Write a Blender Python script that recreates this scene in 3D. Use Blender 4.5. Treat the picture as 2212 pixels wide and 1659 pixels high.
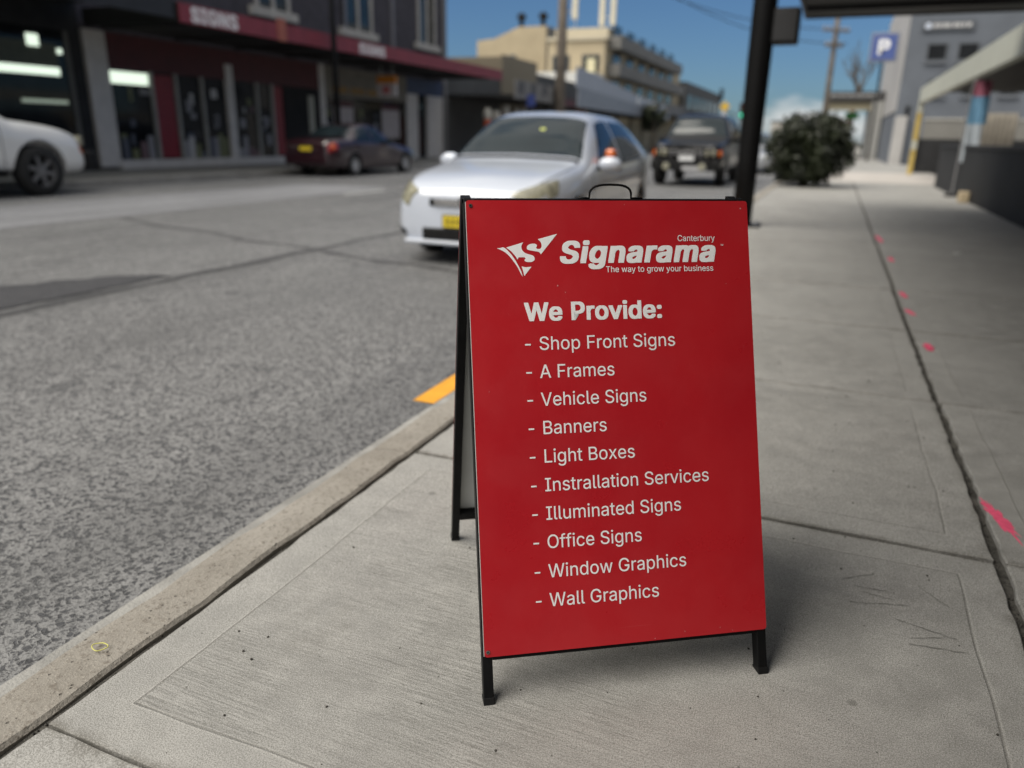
import bpy, bmesh, math, random
import numpy as np
from mathutils import Vector, Matrix
from mathutils.geometry import tessellate_polygon
FSTOP, SUN_E, SUN_ANG, EXPO = 1.8, 2.1, 52, 1.04

for o in list(bpy.data.objects):
    bpy.data.objects.remove(o, do_unlink=True)
SC = bpy.context.scene
COL = SC.collection
RAD = math.radians

# ------------------------------------------------------------------ camera
cam_d = bpy.data.cameras.new('camera')
cam = bpy.data.objects.new('camera', cam_d)
COL.objects.link(cam)
cr = Vector((0.92388971, 0.38227945, 0.01703603))
cu = Vector((-0.13528401, 0.28466013, 0.94903469))
cf = Vector((-0.35794698, 0.87910809, -0.31471087))
M = Matrix((cr, cu, -cf)).transposed().to_4x4()
M.translation = (0, 0, 1.061)
cam.matrix_world = M
cam_d.sensor_width = 36
cam_d.lens = 1616.5 / 2212 * 36
cam_d.clip_start = 0.05
cam_d.clip_end = 3000
cam_d.dof.use_dof = True
cam_d.dof.focus_distance = 1.5
cam_d.dof.aperture_fstop = FSTOP
SC.camera = cam

# ------------------------------------------------------------------ light
SUN_EL, SUN_AZ = RAD(55), RAD(221)      # azimuth clockwise from +Y: behind the camera, to the left
world = bpy.data.worlds.new('World')
SC.world = world
world.use_nodes = True
wn, wl = world.node_tree.nodes, world.node_tree.links
wn.clear()
wo = wn.new('ShaderNodeOutputWorld')
bg = wn.new('ShaderNodeBackground')
sky = wn.new('ShaderNodeTexSky')
sky.sky_type = 'NISHITA'
sky.sun_disc = False
sky.sun_elevation = SUN_EL
sky.sun_rotation = SUN_AZ
sky.air_density = 1.0
sky.dust_density = 0.6
sky.ozone_density = 2.0
bg.inputs[1].default_value = 0.09
tc = wn.new('ShaderNodeTexCoord')
mp = wn.new('ShaderNodeMapping')
mp.inputs['Scale'].default_value = (1.0, 1.0, 3.2)
nz = wn.new('ShaderNodeTexNoise')
nz.inputs['Scale'].default_value = 5.0
nz.inputs['Detail'].default_value = 7
nz.inputs['Roughness'].default_value = 0.55
sep = wn.new('ShaderNodeSeparateXYZ')
low = wn.new('ShaderNodeMapRange')          # a band of cumulus just above the horizon
low.inputs[1].default_value = 0.01
low.inputs[2].default_value = 0.10
low.inputs[3].default_value = 0.085
low.inputs[4].default_value = -0.10
high = wn.new('ShaderNodeMapRange'); high.interpolation_type = 'SMOOTHSTEP'   # cloud deck overhead and behind, clear to the north
high.inputs[1].default_value = 0.35
high.inputs[2].default_value = 0.75
high.inputs[3].default_value = 0.0
high.inputs[4].default_value = 0.34
back = wn.new('ShaderNodeMapRange'); back.interpolation_type = 'SMOOTHSTEP'
back.inputs[1].default_value = 0.35
back.inputs[2].default_value = -0.25
back.inputs[3].default_value = 0.0
back.inputs[4].default_value = 0.30
add2 = wn.new('ShaderNodeMath'); add2.operation = 'ADD'
add3 = wn.new('ShaderNodeMath'); add3.operation = 'ADD'
addm = wn.new('ShaderNodeMath'); addm.operation = 'ADD'
ramp = wn.new('ShaderNodeValToRGB')
ramp.color_ramp.elements[0].position = 0.555
ramp.color_ramp.elements[1].position = 0.74
mixc = wn.new('ShaderNodeMixRGB')
mixc.inputs[2].default_value = (4.3, 4.3, 4.25, 1)
tint = wn.new('ShaderNodeMixRGB'); tint.blend_type = 'MULTIPLY'
tint.inputs[0].default_value = 1.0
tint.inputs[2].default_value = (0.19, 0.275, 0.375, 1)
wl.new(tc.outputs['Generated'], mp.inputs[0]); wl.new(mp.outputs[0], nz.inputs['Vector'])
wl.new(tc.outputs['Generated'], sep.inputs[0]); wl.new(sep.outputs[2], low.inputs[0])
wl.new(sep.outputs[2], high.inputs[0]); wl.new(sep.outputs[1], back.inputs[0])
wl.new(high.outputs[0], add2.inputs[0]); wl.new(back.outputs[0], add2.inputs[1])
wl.new(low.outputs[0], add3.inputs[0]); wl.new(add2.outputs[0], add3.inputs[1])
wl.new(nz.outputs['Fac'], addm.inputs[0]); wl.new(add3.outputs[0], addm.inputs[1])
wl.new(addm.outputs[0], ramp.inputs[0]); wl.new(ramp.outputs[0], mixc.inputs[0])
wl.new(sky.outputs[0], tint.inputs[1]); wl.new(tint.outputs[0], mixc.inputs[1])
wl.new(mixc.outputs[0], bg.inputs[0]); wl.new(bg.outputs[0], wo.inputs[0])

sun_d = bpy.data.lights.new('sun', 'SUN')
sun = bpy.data.objects.new('sun', sun_d)
COL.objects.link(sun)
sun_d.energy = SUN_E
sun_d.angle = RAD(SUN_ANG)
sun_d.color = (1.0, 0.94, 0.84)
sd = Vector((math.sin(SUN_AZ) * math.cos(SUN_EL), math.cos(SUN_AZ) * math.cos(SUN_EL), math.sin(SUN_EL)))
sun.rotation_euler = sd.to_track_quat('Z', 'Y').to_euler()
sun.location = (0, 0, 30)

SC.view_settings.view_transform = 'Standard'
SC.view_settings.look = 'None'
SC.view_settings.gamma = 1
SC.view_settings.exposure = EXPO
SC.cycles.use_denoising = True
SC.cycles.max_bounces = 8
SC.cycles.sample_clamp_indirect = 8

# ------------------------------------------------------------------ helpers
def empty(name, loc, rz=0.0):
    o = bpy.data.objects.new(name, None)
    COL.objects.link(o)
    o.empty_display_size = 0.2
    o.location = loc
    o.rotation_euler = (0, 0, rz)
    return o

def tag(o, label=None, cat=None, group=None, kind=None):
    if label: o['label'] = label
    if cat: o['category'] = cat
    if group: o['group'] = group
    if kind: o['kind'] = kind
    return o

def thing(name, label, cat, loc, rz=0.0, group=None):
    return tag(empty(name, loc, rz), label, cat, group)

def origin_of(o):
    v = Vector((0, 0, 0))
    while o is not None:
        v += o.location
        o = o.parent
    return v

class MB:
    """collects shapes in world (or local, with parent at the origin) coordinates and links them as one mesh object"""
    def __init__(s):
        s.bm = bmesh.new()
    def poly(s, pts, flip=False):
        vs = [s.bm.verts.new(p) for p in pts]
        if flip: vs.reverse()
        return s.bm.faces.new(vs)
    def box(s, x0, x1, y0, y1, z0, z1, bev=0.0, seg=2):
        b = bmesh.new()
        bmesh.ops.create_cube(b, size=1)
        bmesh.ops.scale(b, vec=(x1 - x0, y1 - y0, z1 - z0), verts=b.verts)
        if bev > 0:
            bmesh.ops.bevel(b, geom=b.edges[:], offset=bev, segments=seg, affect='EDGES', profile=0.5)
        bmesh.ops.translate(b, vec=((x0 + x1) / 2, (y0 + y1) / 2, (z0 + z1) / 2), verts=b.verts)
        s.join(b)
        return s
    def obox(s, c, ex, ey, ez, bev=0.0):
        """box centred on c with half-extent vectors"""
        b = bmesh.new()
        bmesh.ops.create_cube(b, size=2)
        ex, ey, ez = Vector(ex), Vector(ey), Vector(ez)
        if bev > 0:
            for v in b.verts:
                v.co = Vector((v.co.x * ex.length, v.co.y * ey.length, v.co.z * ez.length))
            bmesh.ops.bevel(b, geom=b.edges[:], offset=bev, segments=2, affect='EDGES', profile=0.5)
            m = Matrix((ex.normalized(), ey.normalized(), ez.normalized())).transposed()
        else:
            m = Matrix((ex, ey, ez)).transposed()
        for v in b.verts:
            v.co = m @ v.co + Vector(c)
        s.join(b)
        return s
    def join(s, b):
        me = bpy.data.meshes.new('tmp')
        b.to_mesh(me); b.free()
        s.bm.from_mesh(me)
        bpy.data.meshes.remove(me)
    def tube(s, pts, rad, n=10, cap=True):
        pts = [Vector(p) for p in pts]
        if not hasattr(rad, '__len__'): rad = [rad] * len(pts)
        rings = []
        t0 = (pts[1] - pts[0]).normalized()
        ref = Vector((0, 0, 1)) if abs(t0.z) < 0.9 else Vector((1, 0, 0))
        for i, p in enumerate(pts):
            if i == 0: t = pts[1] - pts[0]
            elif i == len(pts) - 1: t = pts[-1] - pts[-2]
            else: t = (pts[i + 1] - pts[i]).normalized() + (pts[i] - pts[i - 1]).normalized()
            t.normalize()
            a = t.cross(ref).normalized(); b = t.cross(a).normalized()
            ref = -b if False else ref
            rings.append([s.bm.verts.new(p + (a * math.cos(2 * math.pi * k / n) + b * math.sin(2 * math.pi * k / n)) * rad[i]) for k in range(n)])
        for i in range(len(rings) - 1):
            for k in range(n):
                s.bm.faces.new((rings[i][k], rings[i][(k + 1) % n], rings[i + 1][(k + 1) % n], rings[i + 1][k]))
        if cap:
            s.bm.faces.new(rings[0][::-1]); s.bm.faces.new(rings[-1])
        return s
    def prism(s, poly, axis, a, b):
        """extrude a 2-D polygon along axis ('x','y','z') from a to b"""
        def P(u, v, w):
            return {'x': (w, u, v), 'y': (u, w, v), 'z': (u, v, w)}[axis]
        A = [s.bm.verts.new(P(u, v, a)) for u, v in poly]
        B = [s.bm.verts.new(P(u, v, b)) for u, v in poly]
        n = len(poly)
        s.bm.faces.new(A); s.bm.faces.new(B[::-1])
        for i in range(n):
            s.bm.faces.new((A[i], A[(i + 1) % n], B[(i + 1) % n], B[i]))
        return s
    def lathe(s, prof, c, axis='x', n=28, cap=True):
        """prof = [(r, h)], spun about axis through c"""
        rings = []
        for r, h in prof:
            ring = []
            for k in range(n):
                a = 2 * math.pi * k / n
                u, v = r * math.cos(a), r * math.sin(a)
                d = {'x': (h, u, v), 'y': (u, h, v), 'z': (u, v, h)}[axis]
                ring.append(s.bm.verts.new((c[0] + d[0], c[1] + d[1], c[2] + d[2])))
            rings.append(ring)
        for i in range(len(rings) - 1):
            for k in range(n):
                s.bm.faces.new((rings[i][k], rings[i][(k + 1) % n], rings[i + 1][(k + 1) % n], rings[i + 1][k]))
        for ring in (rings[0], rings[-1]) if cap else ():
            try: s.bm.faces.new(ring)
            except ValueError: pass
        return s
    def build(s, name, mat, parent=None, smooth=False, merge=False):
        if merge: bmesh.ops.remove_doubles(s.bm, verts=s.bm.verts, dist=1e-4)
        bmesh.ops.recalc_face_normals(s.bm, faces=s.bm.faces)
        me = bpy.data.meshes.new(name)
        off = origin_of(parent) if parent is not None else Vector((0, 0, 0))
        for v in s.bm.verts: v.co -= off
        s.bm.to_mesh(me); s.bm.free()
        if smooth:
            me.polygons.foreach_set('use_smooth', [True] * len(me.polygons))
        me.materials.append(mat)
        o = bpy.data.objects.new(name, me)
        COL.objects.link(o)
        if parent is not None: o.parent = parent
        return o

def copy_tree(o, parent=None):
    c = o.copy()
    COL.objects.link(c)
    if parent is not None: c.parent = parent
    for ch in list(o.children): copy_tree(ch, c)
    return c

# ------------------------------------------------------------------ materials
MATS = {}
def mat(name, col, rough=0.6, var=0.12, scale=6.0, metal=0.0, coat=0.0, bump=0.0, bscale=60.0, emit=None, estr=0.0, spec=0.5):
    if name in MATS: return MATS[name]
    m = bpy.data.materials.new(name); MATS[name] = m
    m.use_nodes = True
    n, l = m.node_tree.nodes, m.node_tree.links
    b = n['Principled BSDF']
    b.inputs['Roughness'].default_value = rough
    b.inputs['Metallic'].default_value = metal
    b.inputs['Coat Weight'].default_value = coat
    b.inputs['Coat Roughness'].default_value = 0.05
    b.inputs['Specular IOR Level'].default_value = spec
    t = n.new('ShaderNodeTexCoord')
    z = n.new('ShaderNodeTexNoise'); z.inputs['Scale'].default_value = scale; z.inputs['Detail'].default_value = 6
    l.new(t.outputs['Object'], z.inputs['Vector'])
    x = n.new('ShaderNodeMixRGB')
    x.inputs[1].default_value = [c * (1 - var) for c in col] + [1]
    x.inputs[2].default_value = [min(1, c * (1 + var)) for c in col] + [1]
    r = n.new('ShaderNodeValToRGB'); r.color_ramp.elements[0].position = 0.3; r.color_ramp.elements[1].position = 0.7
    l.new(z.outputs['Fac'], r.inputs[0]); l.new(r.outputs[0], x.inputs[0])
    l.new(x.outputs[0], b.inputs['Base Color'])
    if bump:
        z2 = n.new('ShaderNodeTexNoise'); z2.inputs['Scale'].default_value = bscale; z2.inputs['Detail'].default_value = 4
        l.new(t.outputs['Object'], z2.inputs['Vector'])
        bp = n.new('ShaderNodeBump'); bp.inputs['Strength'].default_value = bump; bp.inputs['Distance'].default_value = 0.01
        l.new(z2.outputs['Fac'], bp.inputs['Height']); l.new(bp.outputs[0], b.inputs['Normal'])
    if emit:
        b.inputs['Emission Color'].default_value = list(emit) + [1]
        b.inputs['Emission Strength'].default_value = estr
    return m

class NT:
    """tiny node-graph builder on world-metre (Object) coordinates"""
    def __init__(s, name, rough=0.85):
        s.m = bpy.data.materials.new(name); s.m.use_nodes = True
        s.n, s.l = s.m.node_tree.nodes, s.m.node_tree.links
        s.b = s.n['Principled BSDF']; s.b.inputs['Roughness'].default_value = rough
        s.tc = s.n.new('ShaderNodeTexCoord').outputs['Object']
        sp = s.n.new('ShaderNodeSeparateXYZ'); s.l.new(s.tc, sp.inputs[0]); s.xyz = sp.outputs
    def put(s, sock, v):
        if isinstance(v, bpy.types.NodeSocket): s.l.new(v, sock)
        elif isinstance(v, (tuple, list)) and len(v) == 3 and sock.type == 'RGBA': sock.default_value = list(v) + [1]
        else: sock.default_value = v
    def math(s, op, a, b=0.0, c=None):
        q = s.n.new('ShaderNodeMath'); q.operation = op
        s.put(q.inputs[0], a); s.put(q.inputs[1], b)
        if c is not None: s.put(q.inputs[2], c)
        return q.outputs[0]
    def noise(s, scale, detail=5, rough=0.5, vec=None, sc=None, dist=0.0):
        v = vec or s.tc
        if sc:
            mpn = s.n.new('ShaderNodeMapping'); mpn.inputs['Scale'].default_value = sc
            s.l.new(v, mpn.inputs[0]); v = mpn.outputs[0]
        q = s.n.new('ShaderNodeTexNoise'); q.inputs['Scale'].default_value = scale
        q.inputs['Detail'].default_value = detail; q.inputs['Roughness'].default_value = rough
        q.inputs['Distortion'].default_value = dist
        s.l.new(v, q.inputs['Vector'])
        return q.outputs['Fac']
    def voro(s, scale, out='Distance', feature='F1', sc=None, rand=1.0):
        v = s.tc
        if sc:
            mpn = s.n.new('ShaderNodeMapping'); mpn.inputs['Scale'].default_value = sc
            s.l.new(v, mpn.inputs[0]); v = mpn.outputs[0]
        q = s.n.new('ShaderNodeTexVoronoi'); q.inputs['Scale'].default_value = scale; q.feature = feature
        q.inputs['Randomness'].default_value = rand
        s.l.new(v, q.inputs['Vector'])
        return q.outputs[out]
    def step(s, v, lo, hi, a=0.0, b=1.0):
        q = s.n.new('ShaderNodeMapRange'); q.interpolation_type = 'SMOOTHSTEP'
        s.put(q.inputs[0], v)
        for i, x in enumerate((lo, hi, a, b)): q.inputs[i + 1].default_value = x
        return q.outputs[0]
    def mix(s, f, a, b, blend='MIX'):
        q = s.n.new('ShaderNodeMixRGB'); q.blend_type = blend
        s.put(q.inputs[0], f); s.put(q.inputs[1], a); s.put(q.inputs[2], b)
        return q.outputs[0]
    def bump(s, h, strength=0.3, dist=0.004):
        q = s.n.new('ShaderNodeBump'); q.inputs['Strength'].default_value = strength; q.inputs['Distance'].default_value = dist
        s.l.new(h, q.inputs['Height']); s.l.new(q.outputs[0], s.b.inputs['Normal'])
    def done(s, col, rough=None):
        s.put(s.b.inputs['Base Color'], col)
        if rough is not None: s.put(s.b.inputs['Roughness'], rough)
        return s.m

def concrete_mat():
    t = NT('broomed_concrete', 0.8)
    X, Y, Z = t.xyz
    # trowelled border strips follow the slab edges (joints every 1.4 m in y, at x = -1.22 and 0.55)
    wob = t.math('MULTIPLY', t.math('SUBTRACT', t.noise(2.2, 2), 0.5), 0.035)
    fy = t.math('ABSOLUTE', t.math('SUBTRACT', t.math('FRACT', t.math('ADD', t.math('DIVIDE', t.math('ADD', Y, -0.02), 1.4), 0.0)), 0.5))
    dy = t.math('MULTIPLY', fy, 1.4)                       # distance to a joint
    dx1 = t.math('ABSOLUTE', t.math('SUBTRACT', X, 0.55))
    dx2 = t.math('ABSOLUTE', t.math('SUBTRACT', X, -1.22))
    d = t.math('MINIMUM', t.math('MINIMUM', dx1, dx2), dy)
    d = t.math('ADD', d, wob)
    broom = t.step(d, 0.108, 0.113)                        # 1 inside the broomed field
    edge = t.math('MULTIPLY', t.step(d, 0.1075, 0.110), t.step(d, 0.1145, 0.112))
    lip = t.math('MULTIPLY', t.step(d, 0.103, 0.1065), t.step(d, 0.1085, 0.107))
    big = t.noise(1.3, 6, 0.6)
    mid = t.noise(9, 6, 0.65)
    fine = t.noise(210, 3, 0.75)
    streak = t.noise(1.0, 5, 0.7, sc=(6.0, 210.0, 1.0), dist=0.15)
    streak2 = t.noise(1.0, 3, 0.6, sc=(1.2, 55.0, 1.0))
    base = t.mix(t.step(big, 0.32, 0.70), (0.27, 0.266, 0.253), (0.365, 0.36, 0.344))
    base = t.mix(t.step(mid, 0.35, 0.75), base, (0.395, 0.389, 0.372))
    base = t.mix(t.math('MULTIPLY', t.step(fine, 0.48, 0.66), 0.5), base, (0.19, 0.185, 0.17))
    grooves = t.math('MULTIPLY', t.step(streak, 0.46, 0.66), broom)
    patchy = t.math('MULTIPLY', t.step(t.noise(2.3, 4, 0.6), 0.35, 0.65, 0.25, 1.0), t.step(X, 0.1, -0.7, 0.45, 1.0))
    grooves = t.math('MULTIPLY', grooves, patchy)
    base = t.mix(t.math('MULTIPLY', t.math('MULTIPLY', grooves, t.step(t.noise(120, 2, 0.6), 0.38, 0.6, 0.15, 1.0)), 0.85), base, (0.15, 0.146, 0.132))
    base = t.mix(t.math('MULTIPLY', t.math('MULTIPLY', t.step(streak2, 0.55, 0.8), broom), 0.25), base, (0.2, 0.19, 0.175))
    base = t.mix(t.math('MULTIPLY', edge, 0.6), base, (0.16, 0.155, 0.14))
    base = t.mix(t.math('MULTIPLY', lip, 0.4), base, (0.52, 0.51, 0.48))
    # pits and dark grit
    vo = t.voro(34)
    vc = t.n[-1] if False else None
    pit = t.math('MULTIPLY', t.step(vo, 0.10, 0.05), t.step(t.noise(11, 2), 0.56, 0.60))
    base = t.mix(t.math('MULTIPLY', pit, 0.85), base, (0.03, 0.028, 0.025))
    vo2 = t.voro(120)
    pit2 = t.math('MULTIPLY', t.step(vo2, 0.16, 0.08), t.step(t.noise(26, 2), 0.54, 0.6))
    base = t.mix(t.math('MULTIPLY', pit2, 0.6), base, (0.05, 0.048, 0.042))
    # chewing-gum spots, grime along the joints, coarse grain
    gv = t.n.new('ShaderNodeTexVoronoi'); gv.inputs['Scale'].default_value = 4.2; t.l.new(t.tc, gv.inputs['Vector'])
    gs = t.n.new('ShaderNodeSeparateColor'); t.l.new(gv.outputs['Color'], gs.inputs[0])
    gum = t.math('MULTIPLY', t.step(t.math('ADD', gv.outputs['Distance'], t.math('MULTIPLY', mid, 0.03)), 0.075, 0.058), t.step(gs.outputs[1], 0.72, 0.76))
    base = t.mix(t.math('MULTIPLY', gum, 0.55), base, (0.10, 0.098, 0.09))
    grime = t.math('MULTIPLY', t.step(t.math('ADD', t.math('MINIMUM', dx1, dy), t.math('MULTIPLY', t.noise(14, 5, 0.7), 0.11)), 0.088, 0.045), 0.7)
    base = t.mix(grime, base, (0.13, 0.122, 0.105))
    grain = t.noise(420, 2, 0.6)
    base = t.mix(t.math('MULTIPLY', t.step(grain, 0.48, 0.62), 0.7), base, (0.14, 0.135, 0.122))
    base = t.mix(t.math('MULTIPLY', t.step(grain, 0.44, 0.34), 0.5), base, (0.55, 0.54, 0.52))
    # traffic stains
    st = t.step(t.noise(2.4, 5, 0.7, sc=(1, 0.6, 1)), 0.58, 0.78)
    base = t.mix(t.math('MULTIPLY', st, 0.35), base, (0.15, 0.14, 0.12))
    h = t.math('SUBTRACT', t.math('ADD', t.math('MULTIPLY', fine, 0.25), t.math('MULTIPLY', mid, 0.3)), t.math('MULTIPLY', grooves, 0.7))
    h = t.math('SUBTRACT', h, t.math('MULTIPLY', edge, 0.8))
    t.bump(h, 0.5, 0.004)
    return t.done(base, t.step(mid, 0.3, 0.7, 0.62, 0.85))

def asphalt_mat(name='worn_asphalt', light=(0.295, 0.295, 0.294), dark=(0.036, 0.037, 0.041)):
    t = NT(name, 0.75)
    nv = t.n.new('ShaderNodeTexNoise'); nv.inputs['Scale'].default_value = 55; nv.inputs['Detail'].default_value = 3
    t.l.new(t.tc, nv.inputs['Vector'])
    sub = t.n.new('ShaderNodeVectorMath'); sub.operation = 'SUBTRACT'; t.l.new(nv.outputs['Color'], sub.inputs[0]); sub.inputs[1].default_value = (0.5, 0.5, 0.5)
    scl = t.n.new('ShaderNodeVectorMath'); scl.operation = 'SCALE'; t.l.new(sub.outputs[0], scl.inputs[0]); scl.inputs['Scale'].default_value = 0.011
    add = t.n.new('ShaderNodeVectorMath'); add.operation = 'ADD'; t.l.new(t.tc, add.inputs[0]); t.l.new(scl.outputs[0], add.inputs[1])
    def chips(scale, share, lo, hi):
        e = t.n.new('ShaderNodeTexVoronoi'); e.feature = 'DISTANCE_TO_EDGE'; e.inputs['Scale'].default_value = scale
        c = t.n.new('ShaderNodeTexVoronoi'); c.inputs['Scale'].default_value = scale
        t.l.new(add.outputs[0], e.inputs['Vector']); t.l.new(add.outputs[0], c.inputs['Vector'])
        sp = t.n.new('ShaderNodeSeparateColor'); t.l.new(c.outputs['Color'], sp.inputs[0])
        return t.math('MULTIPLY', t.step(e.outputs['Distance'], lo, hi), t.step(sp.outputs[0], 1 - share - 0.03, 1 - share + 0.03)), sp.outputs[2]
    c1, id1 = chips(66, 0.40, 0.05, 0.14)
    c2, id2 = chips(140, 0.50, 0.05, 0.18)
    c3, id3 = chips(210, 0.5, 0.05, 0.2)
    big, mid, fine = t.noise(0.55, 5, 0.6), t.noise(5, 5, 0.6), t.noise(320, 2)
    base = t.mix(t.step(big, 0.3, 0.7), light, [c * 0.80 for c in light])
    base = t.mix(t.math('MULTIPLY', t.step(mid, 0.4, 0.8), 0.4), base, [c * 1.25 for c in light])
    base = t.mix(t.math('MULTIPLY', t.step(fine, 0.45, 0.7), 0.35), base, dark)
    base = t.mix(t.math('MULTIPLY', c3, 0.5), base, dark)
    base = t.mix(t.math('MULTIPLY', c2, 0.75), base, t.mix(id2, dark, [c * 1.9 for c in dark]))
    base = t.mix(t.math('MULTIPLY', c1, 0.93), base, t.mix(id1, dark, [c * 1.7 for c in dark]))
    # polished wheel tracks, drips of oil, dark streaks along the lane
    wear = t.noise(1.0, 4, 0.6, sc=(1.3, 0.12, 1))
    base = t.mix(t.math('MULTIPLY', t.step(wear, 0.45, 0.75), 0.45), base, [c * 0.40 for c in light])
    oil = t.math('MULTIPLY', t.step(t.noise(2.6, 3), 0.64, 0.72), 0.45)
    base = t.mix(oil, base, dark)
    t.bump(t.math('SUBTRACT', t.math('MULTIPLY', fine, 0.3), t.math('ADD', c1, t.math('MULTIPLY', c2, 0.5))), 0.8, 0.005)
    return t.done(base, t.step(wear, 0.4, 0.7, 0.72, 0.5))

def kerb_mat():
    t = NT('sandstone_kerb', 0.9)
    a, b, c = t.noise(4, 6, 0.6), t.noise(60, 5, 0.7), t.noise(220, 3)
    base = t.mix(t.step(a, 0.3, 0.7), (0.235, 0.216, 0.188), (0.315, 0.294, 0.262))
    base = t.mix(t.math('MULTIPLY', t.step(b, 0.5, 0.68), 0.7), base, (0.12, 0.10, 0.08))
    base = t.mix(t.math('MULTIPLY', t.step(c, 0.55, 0.7), 0.5), base, (0.42, 0.39, 0.34))
    vo = t.voro(55)
    pit = t.math('MULTIPLY', t.step(vo, 0.22, 0.1), t.step(t.noise(14, 2), 0.5, 0.6))
    base = t.mix(t.math('MULTIPLY', pit, 0.8), base, (0.07, 0.06, 0.05))
    t.bump(t.math('SUBTRACT', t.math('ADD', b, t.math('MULTIPLY', c, 0.4)), pit), 0.8, 0.006)
    return t.done(base)

def dirt_mat():
    t = NT('joint_dirt', 0.95)
    a, b = t.noise(30, 5, 0.7), t.noise(180, 4, 0.7)
    base = t.mix(t.step(a, 0.35, 0.65), (0.045, 0.042, 0.036), (0.115, 0.108, 0.095))
    base = t.mix(t.math('MULTIPLY', t.step(b, 0.55, 0.7), 0.6), base, (0.20, 0.19, 0.165))
    t.bump(b, 0.9, 0.01)
    return t.done(base)

def panel_mat():
    t = NT('red_sign_vinyl', 0.38)
    t.b.inputs['Coat Weight'].default_value = 0.6
    t.b.inputs['Coat Roughness'].default_value = 0.22
    a, b = t.noise(3.0, 3), t.noise(520, 2)
    base = t.mix(t.step(a, 0.3, 0.7), (0.46, 0.013, 0.021), (0.52, 0.017, 0.024))
    base = t.mix(t.math('MULTIPLY', t.step(b, 0.5, 0.8), 0.12), base, (0.60, 0.05, 0.06))
    sc = t.step(t.noise(1, 2, 0.5, sc=(240, 240, 2.0)), 0.74, 0.78)
    base = t.mix(t.math('MULTIPLY', sc, 0.12), base, (0.65, 0.2, 0.2))
    sc2 = t.math('MULTIPLY', t.step(t.noise(1, 2, 0.5, sc=(3.0, 3.0, 210)), 0.73, 0.77), t.step(t.noise(5, 2), 0.5, 0.62))
    base = t.mix(t.math('MULTIPLY', sc2, 0.14), base, (0.66, 0.28, 0.28))
    dust = t.math('MULTIPLY', t.step(t.noise(700, 2, 0.7), 0.60, 0.72), t.step(t.noise(7, 4, 0.6), 0.4, 0.7, 0.1, 0.5))
    base = t.mix(t.math('MULTIPLY', dust, 0.35), base, (0.62, 0.16, 0.15))
    t.bump(t.math('ADD', b, t.math('MULTIPLY', a, 3.0)), 0.05, 0.001)
    return t.done(base, t.step(t.noise(9, 4, 0.6), 0.3, 0.7, 0.26, 0.46))

CONC, ASPH, KERB, DIRT = concrete_mat(), asphalt_mat(), kerb_mat(), dirt_mat()
FAINT = asphalt_mat('pale_asphalt', (0.36, 0.365, 0.38), (0.16, 0.16, 0.17))
SEAL = asphalt_mat('dark_asphalt', (0.075, 0.075, 0.08), (0.03, 0.03, 0.035))
SEAM = asphalt_mat('seam_asphalt', (0.12, 0.12, 0.123), (0.04, 0.04, 0.044))
PANEL = panel_mat()
BLACKSTEEL = mat('black_steel', (0.006, 0.006, 0.0065), 0.5, 0.3, 40, bump=0.05, bscale=300, spec=0.16)
CHROME = mat('zinc_steel', (0.6, 0.6, 0.6), 0.3, 0.1, 30, metal=1.0)
WHITEV = mat('white_vinyl', (0.93, 0.94, 0.95), 0.4, 0.02, 30)
OFFWHITE = mat('grey_white_board', (0.56, 0.57, 0.56), 0.55, 0.08, 8)
GLASS = mat('dark_glass', (0.016, 0.024, 0.028), 0.05, 0.2, 2, spec=0.45)
TYRE = mat('tyre_rubber', (0.012, 0.012, 0.012), 0.8, 0.3, 30, bump=0.2)
ALLOY = mat('alloy_rim', (0.50, 0.50, 0.51), 0.35, 0.1, 10, metal=0.25)
BLACKPL = mat('black_plastic', (0.009, 0.009, 0.0095), 0.6, 0.3, 20, spec=0.25)
LAMP = mat('lamp_glass', (0.30, 0.29, 0.22), 0.12, 0.35, 14, coat=1.0)
AMBER = mat('amber_lens', (0.75, 0.16, 0.02), 0.2, 0.1, 12, coat=1.0)
REDLENS = mat('red_lens', (0.35, 0.015, 0.015), 0.2, 0.1, 12, coat=1.0)
YPLATE = mat('yellow_plate', (0.72, 0.55, 0.03), 0.5, 0.05, 30)
WPLATE = mat('white_plate', (0.72, 0.73, 0.74), 0.5, 0.05, 30)

# ------------------------------------------------------------------ ground, road, footpath
rng = random.Random(4)
def struct(o):
    o['kind'] = 'structure'
    return o
g = MB()
N = 20
for i in range(N):
    for j in range(N):
        s = 1600 / N
        g.poly([(-800 + i * s, -800 + j * s, -0.20), (-800 + (i + 1) * s, -800 + j * s, -0.20), (-800 + (i + 1) * s, -800 + (j + 1) * s, -0.20), (-800 + i * s, -800 + (j + 1) * s, -0.20)])
struct(g.build('ground', mat('bare_ground', (0.16, 0.15, 0.13), 0.95, 0.3, 0.4, bump=0.4, bscale=4), merge=True))
RZ = -0.10
g = MB().box(-14.28, -1.40, -40, 420, RZ - 0.08, RZ)
struct(g.build('road', ASPH))
g = MB()
jag = []
for k in range(60):
    y = -3 + k * 0.5
    jag.append((-9.15 + 0.05 * rng.uniform(-1, 1), y))
outer = [(-11.6 + 0.04 * rng.uniform(-1, 1), -3 + k * 0.5) for k in range(37)]
jag = [p for p in jag if p[1] < 15.5]
g.prism(jag + outer[::-1], 'z', RZ, RZ + 0.004)
struct(g.build('road_pale_strip', FAINT))  # paler strip of asphalt along the far lanes
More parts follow.
